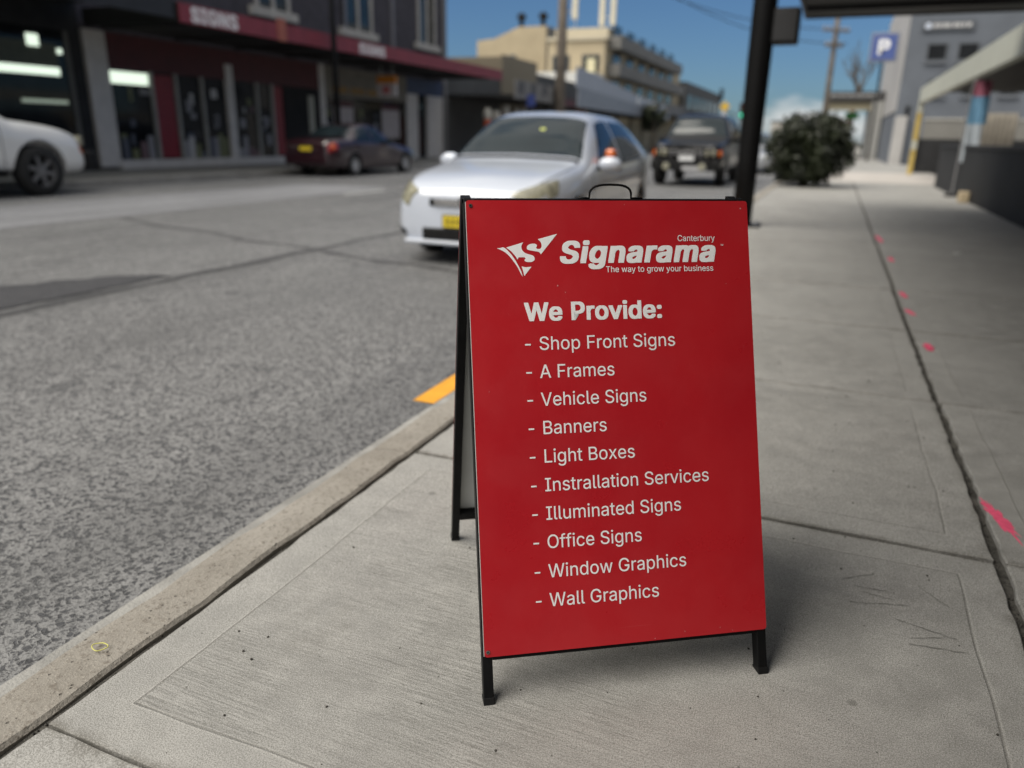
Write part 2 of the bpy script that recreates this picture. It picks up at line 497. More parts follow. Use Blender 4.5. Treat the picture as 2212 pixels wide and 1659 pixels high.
# dark seam along the lane joint, a cross crack and a dark repair patch
def ribbon(pts, w, z, jit=0.0):
    L, Rr = [], []
    for i, p in enumerate(pts):
        p = Vector(p + (0,)) if len(p) == 2 else Vector(p)
        q = Vector(tuple(pts[min(i + 1, len(pts) - 1)]) + (0,)); r = Vector(tuple(pts[max(i - 1, 0)]) + (0,))
        t = (q - r).normalized(); nrm = Vector((-t.y, t.x, 0))
        ww = w * (1 + jit * rng.uniform(-1, 1))
        L.append((p.x + nrm.x * ww / 2, p.y + nrm.y * ww / 2)); Rr.append((p.x - nrm.x * ww / 2, p.y - nrm.y * ww / 2))
    m = MB()
    for i in range(len(pts) - 1):
        m.poly([L[i] + (z,), Rr[i] + (z,), Rr[i + 1] + (z,), L[i + 1] + (z,)])
    return m
pts = [(-4.88 + 0.02 * math.sin(k * 1.3) + 0.012 * rng.uniform(-1, 1), -2 + k * 0.25) for k in range(220)]
struct(ribbon(pts, 0.11, RZ + 0.004, 0.35).build('road_seam', SEAM))
pts = [(-9.1 + k * 0.2, 7.6 - k * 0.0547 + 0.05 * math.sin(k * 0.7) + 0.02 * rng.uniform(-1, 1)) for k in range(33)]
pts = [p for p in pts if p[0] > -9.05]
struct(ribbon(pts, 0.07, RZ + 0.0055, 0.5).build('road_crack', SEAM))
top, bot = [], []
for k in range(30):
    y = 1.6 + k * 0.105
    w = 0.85 * max(0.03, min(1, (4.75 - y) / 1.3)) ** 0.7
    top.append((-5.02 - w + 0.05 * rng.uniform(-1, 1), y)); bot.append((-5.0 + 0.015 * rng.uniform(-1, 1), y))
g = MB().prism(bot + top[::-1], 'z', RZ + 0.001, RZ + 0.0075)
struct(g.build('road_patch', SEAL))
YPAINT = mat('yellow_road_paint', (0.78, 0.36, 0.03), 0.6, 0.10, 14, bump=0.2, bscale=150)
WPAINT = mat('white_road_paint', (0.55, 0.55, 0.54), 0.6, 0.15, 10, bump=0.2, bscale=150)
g = MB()
for k in range(40):
    y0 = 2.82 + k * 0.3
    g.poly([(-1.64 + 0.004 * rng.uniform(-1, 1), y0, RZ + 0.004), (-1.53, y0, RZ + 0.004), (-1.53, y0 + 0.3, RZ + 0.004), (-1.64, y0 + 0.3, RZ + 0.004)])
struct(g.build('yellow_edge_line', YPAINT))
for k, y in enumerate((12.85, 21.9, 31.0, 40.1, 49.2)):
    struct(MB().box(-8.95, -8.83, y, y + 1.5, RZ + 0.001, RZ + 0.0085).build('lane_dash', WPAINT))

# kerb stones with worn rounded arris
g = MB()
ys = [-2.1 + 2.105 * k for k in range(22)]
for y0 in ys:
    y1 = y0 + 2.093
    n = 24
    rows = []
    for i in range(n + 1):
        y = y0 + (y1 - y0) * i / n
        e = 0.006 * rng.uniform(-1, 1); f = 0.004 * rng.uniform(-1, 1)
        rows.append([(-1.242 + e * 0.9, y, -0.16), (-1.2435 + e * 0.9, y, -0.008 + f), (-1.252 + e, y, 0.0 + f), (-1.33, y, -0.003 + f), (-1.385 + e, y, -0.012 + f), (-1.415 + e, y, -0.036 + f), (-1.43 + e, y, -0.07), (-1.436, y, -0.16)])
    vr = [[g.bm.verts.new(p) for p in r] for r in rows]
    for i in range(n):
        for j in range(7):
            g.bm.faces.new((vr[i][j], vr[i][j + 1], vr[i + 1][j + 1], vr[i + 1][j]))
    g.bm.faces.new(vr[0]); g.bm.faces.new(vr[-1])
struct(g.build('kerb', KERB, smooth=False))
# concrete gutter lip beside the kerb
struct(MB().box(-1.525, -1.434, -2, 44, -0.16, RZ + 0.006, 0.003).build('gutter_edge', mat('gutter_concrete', (0.30, 0.295, 0.28), 0.85, 0.25, 9, bump=0.5, bscale=120)))

# footpath: separate slabs, dirt-filled joints below
g = MB().box(-1.245, 3.4, -6, 62, -0.17, -0.016)
struct(g.build('joint_fill', DIRT))
g = MB()
def slab(x0, x1, y0, y1, jx0, jx1, jy):
    n = 26
    def edge(a, b, amp):
        out = []
        for i in range(n):
            t = i / n
            p = Vector(a).lerp(Vector(b), t)
            out.append((p.x + amp * rng.uniform(-1, 1), p.y + amp * rng.uniform(-1, 1)))
        return out
    c = [(x0, y0), (x1, y0), (x1, y1), (x0, y1)]
    loop = edge(c[0], c[1], jy) + edge(c[1], c[2], jx1) + edge(c[2], c[3], jy) + edge(c[3], c[0], jx0)
    cx, cy = (x0 + x1) / 2, (y0 + y1) / 2
    dz = [0.0012 * rng.uniform(-1, 1) for _ in range(3)]
    def z(x, y): return dz[0] + dz[1] * (x - cx) + dz[2] * (y - cy)
    inner = [(x + (cx - x) * 0.004 * 1.0 / max(0.3, abs(x1 - x0) / 2), y + (cy - y) * 0.004) for x, y in loop]
    bot = [g.bm.verts.new((x, y, -0.06)) for x, y in loop]
    mid = [g.bm.verts.new((x, y, -0.004 + z(x, y))) for x, y in loop]
    top = [g.bm.verts.new((x, y, z(x, y))) for x, y in inner]
    m = len(loop)
    for i in range(m):
        g.bm.faces.new((bot[i], bot[(i + 1) % m], mid[(i + 1) % m], mid[i]))
        g.bm.faces.new((mid[i], mid[(i + 1) % m], top[(i + 1) % m], top[i]))
    g.bm.faces.new(top)
for k in range(-3, 40):
    y0, y1 = 0.72 + 1.4 * k, 0.72 + 1.4 * (k + 1)
    ga = 0.0095 if k == 0 else 0.004
    gb = 0.0095 if k == 1 else 0.004
    wob = 0.01 * math.sin(k * 1.7)
    # the joint at y = 2.12 is wide and broken on the right, fine on the left
    slab(-1.2215, 0.538 + wob * 0.4, y0 + (0.011 if k == 1 else 0.0035), y1 - (0.011 if k == 0 else 0.0035), 0.0035, 0.004, 0.0022)
    slab(0.565 + wob * 0.4, 3.38, y0 + 0.0045, y1 - 0.0045, 0.005, 0.002, 0.002)
struct(g.build('footpath', CONC))
# far footpath
struct(MB().box(-17.8, -14.46, -30, 300, -0.17, 0.03, 0.01).build('opposite_footpath', mat('far_concrete', (0.22, 0.215, 0.2), 0.85, 0.2, 0.8, bump=0.2)))
struct(MB().box(-14.455, -14.27, -30, 300, -0.17, 0.035, 0.02).build('opposite_kerb', mat('far_kerb', (0.25, 0.24, 0.22), 0.85, 0.2, 2)))
struct(MB().box(-1.40, 3.4, 62, 300, -0.17, -0.004, 0.01).build('distant_footpath', mat('distant_concrete', (0.34, 0.33, 0.30), 0.85, 0.15, 0.6)))
# sunlit stretch of footpath beyond the shrub, its light painted as paler concrete
struct(MB().box(-0.5, 3.36, 23.6, 31.5, 0.001, 0.008).build('painted_light_footpath', mat('painted_light_concrete', (0.46, 0.43, 0.40), 0.85, 0.12, 1.2)))
# scratches in the slab right of the sign
SCRM = mat('scratch_grey', (0.16, 0.155, 0.14), 0.9)
for (x0, y0, x1, y1) in ((0.16, 1.86, 0.24, 1.92), (0.19, 1.84, 0.27, 1.845), (0.20, 1.82, 0.28, 1.81), (0.18, 1.76, 0.31, 1.80), (0.27, 1.73, 0.40, 1.70), (0.30, 1.66, 0.38, 1.70), (0.30, 1.64, 0.42, 1.655), (0.34, 1.90, 0.40, 1.83)):
    q_ = [(x0 + (x1 - x0) * k / 8 + rng.uniform(-1, 1) * 0.002, y0 + (y1 - y0) * k / 8 + rng.uniform(-1, 1) * 0.002) for k in range(9)]
    struct(ribbon(q_, 0.0017, 0.0026, 0.6).build('slab_scratch', SCRM))
# pink spray-paint marks on the footpath
PINK = mat('pink_spray_paint', (0.80, 0.10, 0.20), 0.7, 0.15, 60, bump=0.3, bscale=200)
def blob(cx, cy, rx, ry, rot, z, n=26, jit=0.35):
    pts = []
    for k in range(n):
        a = 2 * math.pi * k / n
        r = 1 + jit * rng.uniform(-1, 0.6)
        x, y = rx * r * math.cos(a), ry * r * math.sin(a)
        pts.append((cx + x * math.cos(rot) - y * math.sin(rot), cy + x * math.sin(rot) + y * math.cos(rot)))
    return pts
for cx, cy, rx, ry, rot in ((0.60, 2.40, 0.028, 0.13, 0.18), (0.615, 4.53, 0.03, 0.085, 0.0), (0.595, 5.47, 0.025, 0.09, 0.2), (0.60, 6.12, 0.025, 0.11, 0.1), (0.625, 8.02, 0.035, 0.14, 0), (0.60, 9.7, 0.03, 0.35, 0.05)):
    struct(MB().prism(blob(cx, cy, rx * 0.75, ry, rot, 0, 40, 0.45), 'z', 0.0005, 0.0035).build('pink_paint_mark', PINK))

# ------------------------------------------------------------------ lettering outlines (own data, em = 1000)
GLYPHS = '''-453;337,244,337,188,114,188,114,244~:188;95,-4,83,-3,73,1,63,9,55,18,51,29,50,41,51,53,55,64,63,73,73,81,83,85,95,87,107,85,118,81,128,73,135,64,140,53,141,41,140,29,135,18,128,9,118,1,107,-3;95,271,83,272,73,277,63,284,55,294,51,304,50,316,51,328,55,339,63,349,73,356,83,360,95,362,107,360,118,356,128,349,135,339,140,328,141,316,140,304,135,294,128,284,118,277,107,272~A480;16,0,201,509,276,509,463,0,395,0,287,302,264,372,232,478,245,478,213,371,191,302,85,0;110,142,110,199,370,199,370,142~B456;60,0,60,509,241,509,274,507,304,501,329,491,350,477,367,461,381,442,390,421,396,398,398,374,397,353,393,336,387,320,356,286,315,267,315,262,331,260,347,254,363,245,378,234,391,220,402,203,411,184,416,161,418,136,416,111,410,88,400,67,386,48,368,31,344,18,317,8,284,2,247,0;125,57,245,57,281,60,309,67,330,80,344,96,353,115,355,137,354,153,350,169,342,184,333,197,320,209,306,218,289,225,269,229,248,231,125,231;125,285,238,285,288,296,302,304,314,314,323,326,330,340,335,355,336,372,333,393,326,412,313,429,294,442,270,449,240,452,125,452~C510;267,-7,225,-3,186,7,150,25,119,49,92,79,70,115,53,157,44,203,40,254,44,305,53,352,70,393,92,429,119,459,150,484,186,501,225,512,267,516,340,504,362,496,383,485,402,471,419,456,435,438,448,418,459,397,467,373,473,348,408,348,389,395,357,428,315,449,267,456,237,453,209,445,184,432,161,414,141,391,125,364,113,332,106,295,103,254,106,213,113,177,125,145,141,117,161,94,184,76,210,63,237,56,267,53,315,60,357,81,389,114,408,160,473,160,467,135,459,112,448,91,435,71,420,53,402,38,383,24,363,13,341,5,317,-2,293,-6~F410;60,0,60,509,369,509,369,452,125,452,125,278,346,278,346,221,125,221,125,0~G520;269,-7,225,-3,185,7,149,25,118,49,91,79,69,116,53,157,43,203,40,254,43,305,53,352,69,393,91,429,117,459,149,484,184,501,223,512,265,516,291,514,316,510,340,504,363,494,384,483,403,469,421,453,436,436,449,416,460,395,468,373,474,349,408,349,387,393,356,427,315,448,265,456,236,453,209,445,183,432,160,414,141,392,125,364,113,332,106,295,103,254,106,213,113,177,125,145,141,117,161,95,184,76,210,63,238,56,269,53,296,55,322,61,345,71,365,85,382,102,396,123,407,147,413,173,415,202,434,199,283,199,283,256,478,256,478,200,475,160,466,124,451,91,431,62,406,38,377,19,344,5,308,-4~I300;31,0,31,57,118,57,118,452,31,452,31,509,269,509,269,452,183,452,183,57,269,57,269,0~L393;60,0,60,509,125,509,125,57,361,57,361,0~M628;60,0,60,509,152,509,277,187,287,159,299,123,311,84,322,49,307,49,318,83,330,121,342,158,352,187,476,509,568,509,568,0,504,0,504,291,504,327,505,369,506,413,507,457,513,457,498,409,482,363,467,322,456,291,342,0,286,0,170,291,159,321,145,361,129,408,112,457,119,457,120,416,121,372,122,328,122,291,122,0~N523;60,0,60,509,136,509,343,183,363,151,388,107,414,55,405,54,401,108,399,157,399,195,399,509,463,509,463,0,387,0,202,290,177,331,148,381,108,452,119,454,122,384,124,328,125,291,125,0~O533;267,-7,225,-3,186,7,150,25,119,49,92,79,70,115,53,157,44,203,40,254,44,305,53,352,70,393,92,429,119,459,150,484,186,501,225,512,267,516,309,512,348,501,384,484,415,459,442,429,464,393,480,352,490,305,493,254,490,203,480,157,464,115,442,79,415,49,384,25,348,7,309,-3;267,53,296,55,324,63,349,76,372,94,392,116,408,144,420,176,428,213,430,254,428,295,420,332,408,365,392,392,372,415,349,433,324,446,296,453,267,456,237,453,210,445,184,433,161,415,142,392,125,364,113,332,106,295,103,254,106,213,113,176,125,144,142,117,161,94,184,76,210,63,237,55~P445;60,0,60,509,235,509,272,506,305,499,332,487,356,471,375,452,390,430,400,404,407,377,409,348,407,318,400,291,390,265,375,243,356,223,332,207,305,195,272,188,235,186,109,186,109,242,233,242,257,244,279,248,297,256,312,266,324,279,333,294,339,310,343,328,344,348,343,367,339,385,333,402,324,416,312,428,297,439,279,446,257,451,232,452,125,452,125,0~S447;224,-9,188,-7,156,-1,128,9,102,23,81,40,64,60,51,83,42,109,38,137,104,137,108,118,114,102,123,88,136,76,150,66,166,59,224,49,246,50,267,54,286,60,303,69,317,79,329,92,338,106,344,122,346,139,344,154,340,168,332,179,296,205,245,222,184,239,145,253,112,269,86,289,67,313,56,341,52,372,54,400,62,425,75,448,92,468,113,484,138,498,165,508,195,514,227,516,259,514,289,508,316,498,340,484,360,468,377,449,390,427,398,403,401,378,337,378,332,402,320,421,302,437,280,449,254,456,225,459,204,457,185,454,167,448,152,440,139,430,129,418,121,405,117,391,115,376,117,359,122,345,131,334,169,308,212,293,264,279,312,264,359,238,395,198,402,180,407,161,408,139,406,112,399,87,386,64,370,43,349,25,323,11,294,0,261,-7~T449;32,452,32,509,417,509,417,452,257,452,257,0,193,0,193,452~V480;204,0,16,509,84,509,192,206,215,137,248,31,235,31,267,138,290,206,395,509,463,509,278,0~W686;155,0,16,509,82,509,163,196,175,145,187,94,197,40,189,40,200,94,211,145,224,196,306,509,380,509,462,196,474,145,486,94,497,40,488,40,499,94,510,145,523,196,603,509,670,509,530,0,455,0,368,323,351,391,336,475,350,475,335,395,318,323,230,0~a389;160,-9,137,-7,115,-3,94,5,76,15,60,29,48,45,38,63,32,84,30,108,32,128,36,146,43,161,53,174,64,184,78,193,125,211,178,220,234,227,265,235,271,240,274,246,276,255,276,257,267,297,240,322,196,331,149,322,118,301,100,274,41,291,51,313,64,331,79,346,95,358,114,368,133,375,194,384,239,379,286,360,300,350,312,336,322,320,330,301,335,278,337,251,337,0,277,0,277,52,272,52,252,25,215,1;170,45,192,47,211,51,228,59,242,68,254,80,263,93,270,108,274,122,276,138,276,190,259,182,231,176,200,171,175,168,134,159,103,139,97,130,93,118,92,105,102,72,130,52~b424;229,-8,208,-7,189,-3,172,4,138,31,118,59,112,59,112,0,53,0,53,509,114,509,114,319,118,319,137,346,171,373,188,379,207,383,229,384,259,382,287,374,313,361,335,342,354,320,370,293,381,261,388,227,390,189,388,151,381,116,370,84,355,57,336,34,313,16,288,3,260,-6;220,47,242,49,262,55,279,66,294,80,306,97,316,117,323,139,327,163,328,189,327,215,323,239,316,261,307,281,295,298,280,311,262,322,243,328,220,330,198,328,178,322,161,312,147,299,134,282,125,263,118,241,114,216,113,189,114,162,118,138,125,115,135,95,147,78,162,65,179,55,198,49~c396;207,-8,174,-5,144,3,117,16,93,35,72,58,56,85,44,116,37,150,34,187,37,225,44,260,56,291,72,318,93,341,117,360,144,374,174,382,207,384,260,377,305,356,340,322,362,277,303,262,290,289,270,311,242,325,207,330,184,328,163,321,145,310,130,296,118,278,108,258,102,236,98,212,96,187,98,163,102,139,108,117,118,97,130,80,145,66,163,55,184,49,207,46,243,52,271,66,292,89,304,117,363,102,341,56,306,21,261,-1~d424;195,-8,165,-6,137,3,111,16,89,34,70,57,55,84,43,116,36,151,34,189,36,227,43,261,55,293,70,320,89,342,112,361,137,374,165,382,196,384,218,383,237,379,253,373,287,346,306,319,311,319,311,509,372,509,372,0,313,0,313,59,307,59,287,31,252,4,236,-3,217,-7;205,47,226,49,246,55,263,65,278,78,290,95,299,115,306,138,310,162,312,189,310,216,306,241,300,263,290,282,278,299,263,312,246,322,227,328,205,330,182,328,162,322,145,311,130,298,118,281,108,261,102,239,98,215,96,189,98,163,102,139,109,117,118,97,130,80,145,66,162,55,182,49~e404;212,-8,177,-5,145,3,117,16,92,35,72,58,56,85,44,116,37,150,34,187,36,224,44,258,55,290,71,317,91,340,115,359,142,373,172,382,205,384,266,374,285,366,303,355,319,341,334,324,347,305,357,282,365,256,370,227,371,194,371,169,75,169,75,221,338,221,310,202,308,226,304,248,298,269,288,286,277,301,263,314,246,323,227,328,205,330,183,328,164,323,146,313,131,301,119,286,109,270,102,251,97,231,96,211,96,178,98,151,102,127,110,106,121,88,135,73,151,61,169,53,190,48,212,46,254,53,285,73,306,105,365,91,358,72,348,55,335,39,320,26,302,14,283,4,261,-3,237,-7~f254;228,379,228,327,6,327,6,379;81,0,81,432,82,452,87,470,96,486,107,499,120,510,135,519,187,530,222,527,243,521,227,468,215,472,195,474,178,472,164,468,154,460,147,449,143,435,142,419,142,0~g425;207,-151,180,-149,156,-146,134,-140,82,-110,51,-69,101,-41,122,-66,154,-88,207,-97,236,-95,261,-87,282,-75,298,-58,308,-34,311,-6,311,68,306,68,287,41,252,16,236,10,217,6,195,5,165,7,138,14,113,27,90,43,71,65,55,90,43,120,36,154,34,191,36,229,43,263,55,293,71,320,90,342,112,361,138,374,166,382,196,384,218,383,237,379,253,373,288,346,308,319,313,319,313,379,372,379,372,-9,370,-40,363,-67,350,-90,334,-109,314,-124,291,-136,265,-144,237,-149;205,59,227,61,246,66,264,75,278,87,290,103,300,121,307,142,311,166,312,193,311,219,307,242,300,264,291,283,279,299,264,312,247,322,227,328,205,330,182,328,163,322,145,312,130,298,118,282,109,262,102,241,98,218,96,193,98,167,102,144,109,123,118,104,131,88,145,76,163,66,183,61~h410;114,227,114,0,53,0,53,509,114,509,114,287,102,287,116,319,132,344,152,362,175,374,200,382,227,384,252,383,275,377,295,369,313,356,328,340,341,321,350,298,355,271,357,240,357,0,296,0,296,235,293,263,286,286,273,304,256,318,235,326,210,329,192,328,176,324,161,317,147,308,136,297,126,283,119,266,115,248~i167;53,0,53,379,114,379,114,0;84,443,73,444,63,448,54,455,47,463,43,472,41,483,43,494,47,504,54,512,63,518,73,522,84,524,95,522,105,518,114,512,121,504,125,494,126,483,125,472,121,463,114,455,105,448,95,444~l189;139,-2,112,0,91,8,74,20,62,37,55,59,53,84,53,509,114,509,114,99,120,62,126,57,135,53,146,52,160,53,170,54,181,3,162,-1~m610;53,0,53,379,112,379,112,295,108,295,114,314,122,331,132,346,172,376,219,386,245,383,268,375,287,361,303,342,314,320,321,295,312,295,318,312,326,329,337,343,381,375,437,386,458,385,478,380,497,372,514,361,529,346,541,328,550,307,555,283,557,255,557,0,496,0,496,254,493,279,485,298,473,313,456,323,438,329,419,330,402,329,387,326,374,320,345,290,335,247,335,0,274,0,274,260,272,280,265,297,253,311,238,322,220,328,199,330,158,320,145,312,135,302,126,289,119,274,115,257,114,238,114,0~n410;114,227,114,0,53,0,53,379,112,379,112,287,102,287,116,319,132,344,152,362,175,374,200,382,227,384,252,383,275,377,295,369,313,356,328,340,341,321,350,298,355,271,357,240,357,0,296,0,296,235,293,263,286,286,273,304,256,318,235,326,210,329,192,328,176,324,161,317,147,308,136,297,126,283,119,266,115,248~o415;207,-8,174,-5,144,3,117,16,93,35,72,58,56,85,44,116,37,150,34,187,37,225,44,260,56,291,72,318,93,341,117,360,144,374,174,382,207,384,241,382,271,374,299,360,323,341,343,318,359,291,371,260,379,225,381,187,379,150,371,116,359,85,343,58,323,35,299,16,271,3,241,-5;207,46,231,49,252,55,270,66,285,80,298,97,307,117,314,139,318,163,319,187,318,212,314,236,307,258,298,278,285,296,270,310,252,321,231,328,207,330,184,328,163,321,145,310,130,296,118,278,108,258,102,236,98,212,96,187,98,163,102,139,108,117,118,97,130,80,145,66,163,55,184,49~p424;53,-143,53,379,112,379,112,319,118,319,137,346,171,373,188,379,207,383,229,384,259,382,287,374,313,361,335,342,354,320,370,293,381,261,388,227,390,189,388,151,381,116,370,84,355,57,336,34,313,16,288,3,260,-6,229,-8,208,-7,189,-3,173,4,138,31,118,59,114,59,114,-143;220,47,242,49,262,55,279,66,294,80,306,97,316,117,323,139,327,163,328,189,327,215,323,239,316,261,307,281,295,298,280,311,262,322,243,328,220,330,198,328,178,322,161,312,147,299,134,282,125,263,118,241,114,216,113,189,114,162,118,138,125,115,135,95,147,78,162,65,179,55,198,49~r259;53,0,53,379,112,379,112,321,115,321,124,339,137,354,152,367,171,377,191,383,213,385,229,384,243,384,243,322,230,324,207,326,190,324,174,321,159,315,146,306,135,296,126,284,119,269,115,254,114,237,114,0~s365;182,-8,157,-7,133,-3,112,3,93,12,76,24,62,38,50,54,41,73,36,94,94,107,101,87,111,72,124,60,141,52,160,47,181,45,206,47,227,53,244,62,258,74,265,88,268,103,266,115,262,126,254,136,243,144,229,150,212,155,149,170,118,180,92,192,72,208,58,227,50,249,47,274,49,295,55,314,65,332,79,347,95,360,115,370,137,378,161,383,187,384,212,383,234,379,254,372,271,363,286,352,299,339,324,290,268,277,262,291,254,304,243,316,228,325,210,331,187,333,166,331,147,326,131,317,119,305,111,292,109,277,110,264,115,253,124,243,172,223,229,209,261,200,287,187,306,171,320,153,328,131,331,107,329,85,323,65,312,47,298,31,281,18,260,6,236,-2,210,-7~t227;204,379,204,327,6,327,6,379;65,471,126,471,126,98,127,83,130,70,136,61,144,55,156,51,170,50,185,51,202,54,213,2,192,-3,168,-4,138,-1,113,7,92,21,77,41,68,64,65,93~u410;182,-5,158,-3,135,2,115,11,97,23,82,39,69,59,60,82,54,109,53,139,53,379,114,379,114,144,116,117,124,94,137,75,154,61,175,53,200,50,218,51,234,55,249,62,263,71,274,83,283,97,290,113,295,132,296,153,296,379,357,379,357,0,298,0,298,92,307,92,294,60,277,35,257,17,234,5,209,-3~v389;163,0,17,379,84,379,165,155,187,87,206,21,184,21,203,87,224,155,305,379,371,379,226,0~w567;138,0,23,379,87,379,133,214,154,137,175,41,165,41,186,135,206,214,252,379,316,379,362,214,382,136,402,41,391,41,413,135,434,214,480,379,545,379,429,0,368,0,319,172,305,225,291,280,277,338,291,338,277,280,263,225,248,172,199,0~x379;21,0,171,218,171,171,29,379,100,379,147,306,179,253,207,206,175,206,202,253,233,306,282,379,352,379,209,169,209,214,358,0,287,0,231,85,200,136,173,182,205,182,178,136,148,85,91,0~y389;47,-139,61,-86,71,-87,104,-89,130,-74,151,-36,163,-1,17,379,84,379,165,155,187,87,206,21,184,21,202,87,224,155,305,379,371,379,204,-58,177,-107,139,-136,91,-145,65,-143'''
FONT = {}
for item in GLYPHS.split('~'):
    hd = item[1:].split(';')
    polys = []
    for q in hd[1:]:
        v = [int(x) for x in q.split(',')]
        polys.append([(v[i] / 1000, v[i + 1] / 1000) for i in range(0, len(v), 2)])
    FONT[item[0]] = (int(hd[0]) / 1000, polys)

def area(p):
    return 0.5 * sum(p[i][0] * p[(i + 1) % len(p)][1] - p[(i + 1) % len(p)][0] * p[i][1] for i in range(len(p)))

def glyph_polys(ch, bold):
    adv, polys = FONT[ch]
    big = max(polys, key=lambda q: abs(area(q)))
    sgn = 1 if area(big) > 0 else -1
    res = []
    for p in polys:
        hole = (area(p) > 0) != (sgn > 0)
        res.append((p, hole))
    return adv, res

def text_layout(s, bold=0.0, shear=0.0, track=0.0):
    x = 0; items = []
    for ch in s:
        if ch == ' ':
            x += 0.20 + track; continue
        adv, res = glyph_polys(ch, bold)
        items.append([([(px + x + py * shear, py) for px, py in p], hole) for p, hole in res])
        x += adv + track
    return items

def text_into(mb, s, fn, u0, v0, width, cap, bold=0.0, shear=0.0, track=0.0):
    """fit the string: left ink edge at u0, baseline v0, ink width, capital height; fn(u, v, lift) gives the point"""
    items = text_layout(s, bold, shear, track)
    xs = [x for it in items for p, h in it for x, y in p]
    ch = max(y for p in FONT['I'][1] for x, y in p) + 0.55 * bold
    sx, sy, xm = width / (max(xs) - min(xs) + 2 * bold), cap / (ch + 0.55 * bold), min(xs)
    for it in items:
      ring = ((0, 0), (1, 1), (-1, 1), (-1, -1), (1, -1), (1, 0), (-1, 0), (0, 1), (0, -1)) if bold else ((0, 0),)
      for q, (kx, ky) in enumerate(ring):
        ox, oy = bold * kx, 0.55 * bold * ky
        outs = [[(x + ox, y + oy) for x, y in p] for p, h in it if not h]; holes = [[(x + ox, y + oy) for x, y in p] for p, h in it if h]
        for k, op in enumerate(outs):
            loops = [op] + (holes if k == 0 or len(outs) == 1 else [])
            if len(outs) > 1:                       # holes go with the outline that surrounds them
                bx0, bx1 = min(x for x, y in op), max(x for x, y in op)
                by0, by1 = min(y for x, y in op), max(y for x, y in op)
                loops = [op] + [h for h in holes if bx0 <= h[0][0] <= bx1 and by0 <= h[0][1] <= by1]
            flat = [q for lp in loops for q in lp]
            vs = [mb.bm.verts.new(fn(u0 + (x - xm + bold) * sx, v0 + (y + 0.55 * bold) * sy, 0.00004 * k + 0.00002 * q)) for x, y in flat]
            for tri in tessellate_polygon([[Vector((x, y, 0)) for x, y in lp] for lp in loops]):
                try: mb.bm.faces.new([vs[i] for i in tri])
                except ValueError: pass

# ------------------------------------------------------------------ the A-frame sign
SA, SL, SG = 0.5682, 0.3381, 0.0942
SL2 = math.asin((0.6608 - 0.387) / 0.99)
so = Vector((-0.2369, 1.2505, 0))
ex = Vector((math.cos(SA), math.sin(SA), 0)); nn = Vector((-math.sin(SA), math.cos(SA), 0)); zz = Vector((0, 0, 1))
upf = nn * math.sin(SL) + zz * math.cos(SL); nf = -nn * math.cos(SL) + zz * math.sin(SL)
upr = -nn * math.sin(SL2) + zz * math.cos(SL2); nr = nn * math.cos(SL2) + zz * math.sin(SL2)
ro = so + nn * 0.6608
def SF(u, v, w=0.0): return so + ex * (u - 0.3) + upf * v + nf * w
def SR(u, v, w=0.0): return ro + ex * (u - 0.3) + upr * (v * 0.978) + nr * w
sign = thing('a_frame_sign', 'red pavement sign on black steel legs listing sign services in white lettering', 'sign', tuple(so + nn * 0.33))
T = 0.02
def bar(fn, u0, u1, v0, v1, w0, w1, up, nrm, bev=0.0015):
    c = (fn(u0, v0, w0) + fn(u1, v1, w1)) / 2
    return MB().obox(c, ex * (u1 - u0) / 2, up * (v1 - v0) / 2, nrm * (w1 - w0) / 2, bev)
for fn, up, nrm, fr in ((SF, upf, nf, 'front_leg'), (SR, upr, nr, 'rear_leg')):
    for u0 in (0.0, 0.58):
        lg = bar(fn, u0, u0 + T, 0.004, 0.994 if True else 0, -0.025, -0.0005, up, nrm).build(fr, BLACKSTEEL, sign)
        fm = MB().obox(fn(u0 + T / 2, 0.006, -0.0127), ex * (T / 2 + 0.001), up * 0.008, nrm * 0.0135, 0.001)
        fm.build('rubber_foot', BLACKPL, lg)
    bar(fn, T, 0.58, SG - 0.008, SG + 0.014, -0.025, -0.0006, up, nrm).build('bottom_rail', BLACKSTEEL, sign)
    bar(fn, T, 0.58, 0.975, 0.9985, -0.025, -0.0006, up, nrm).build('top_rail', BLACKSTEEL, sign)
def rounded(u0, u1, v0, v1, r):
    out = []
    for cx, cy, a0 in ((u1 - r, v1 - r, 0), (u0 + r, v1 - r, 90), (u0 + r, v0 + r, 180), (u1 - r, v0 + r, 270)):
        for k in range(7):
            a = RAD(a0 + k * 15)
            out.append((cx + r * math.cos(a), cy + r * math.sin(a)))
    return out
def plate(fn, pts, w0, w1):
    m = MB()
    A = [m.bm.verts.new(fn(u, v, w0)) for u, v in pts]; B = [m.bm.verts.new(fn(u, v, w1)) for u, v in pts]
    m.bm.faces.new(A); m.bm.faces.new(B[::-1]); n = len(pts)
    for i in range(n): m.bm.faces.new((A[i], A[(i + 1) % n], B[(i + 1) % n], B[i]))
    return m
PW = 0.003
fp = plate(SF, rounded(0.004, 0.600, SG, SG + 0.9, 0.006), 0.0, PW).build('front_panel', PANEL, sign)
rp = plate(SR, rounded(0.0, 0.600, SG, SG + 0.9, 0.006), 0.0, 0.0015).build('rear_panel', PANEL, sign)
plate(SR, rounded(0.0205, 0.5795, SG + 0.0145, SG + 0.88, 0.004), -0.0025, -0.0002).build('backing_board', OFFWHITE, rp)
plate(SF, rounded(0.0205, 0.5795, SG + 0.0145, SG + 0.88, 0.004), -0.0035, -0.0006).build('backing_board', OFFWHITE, fp)
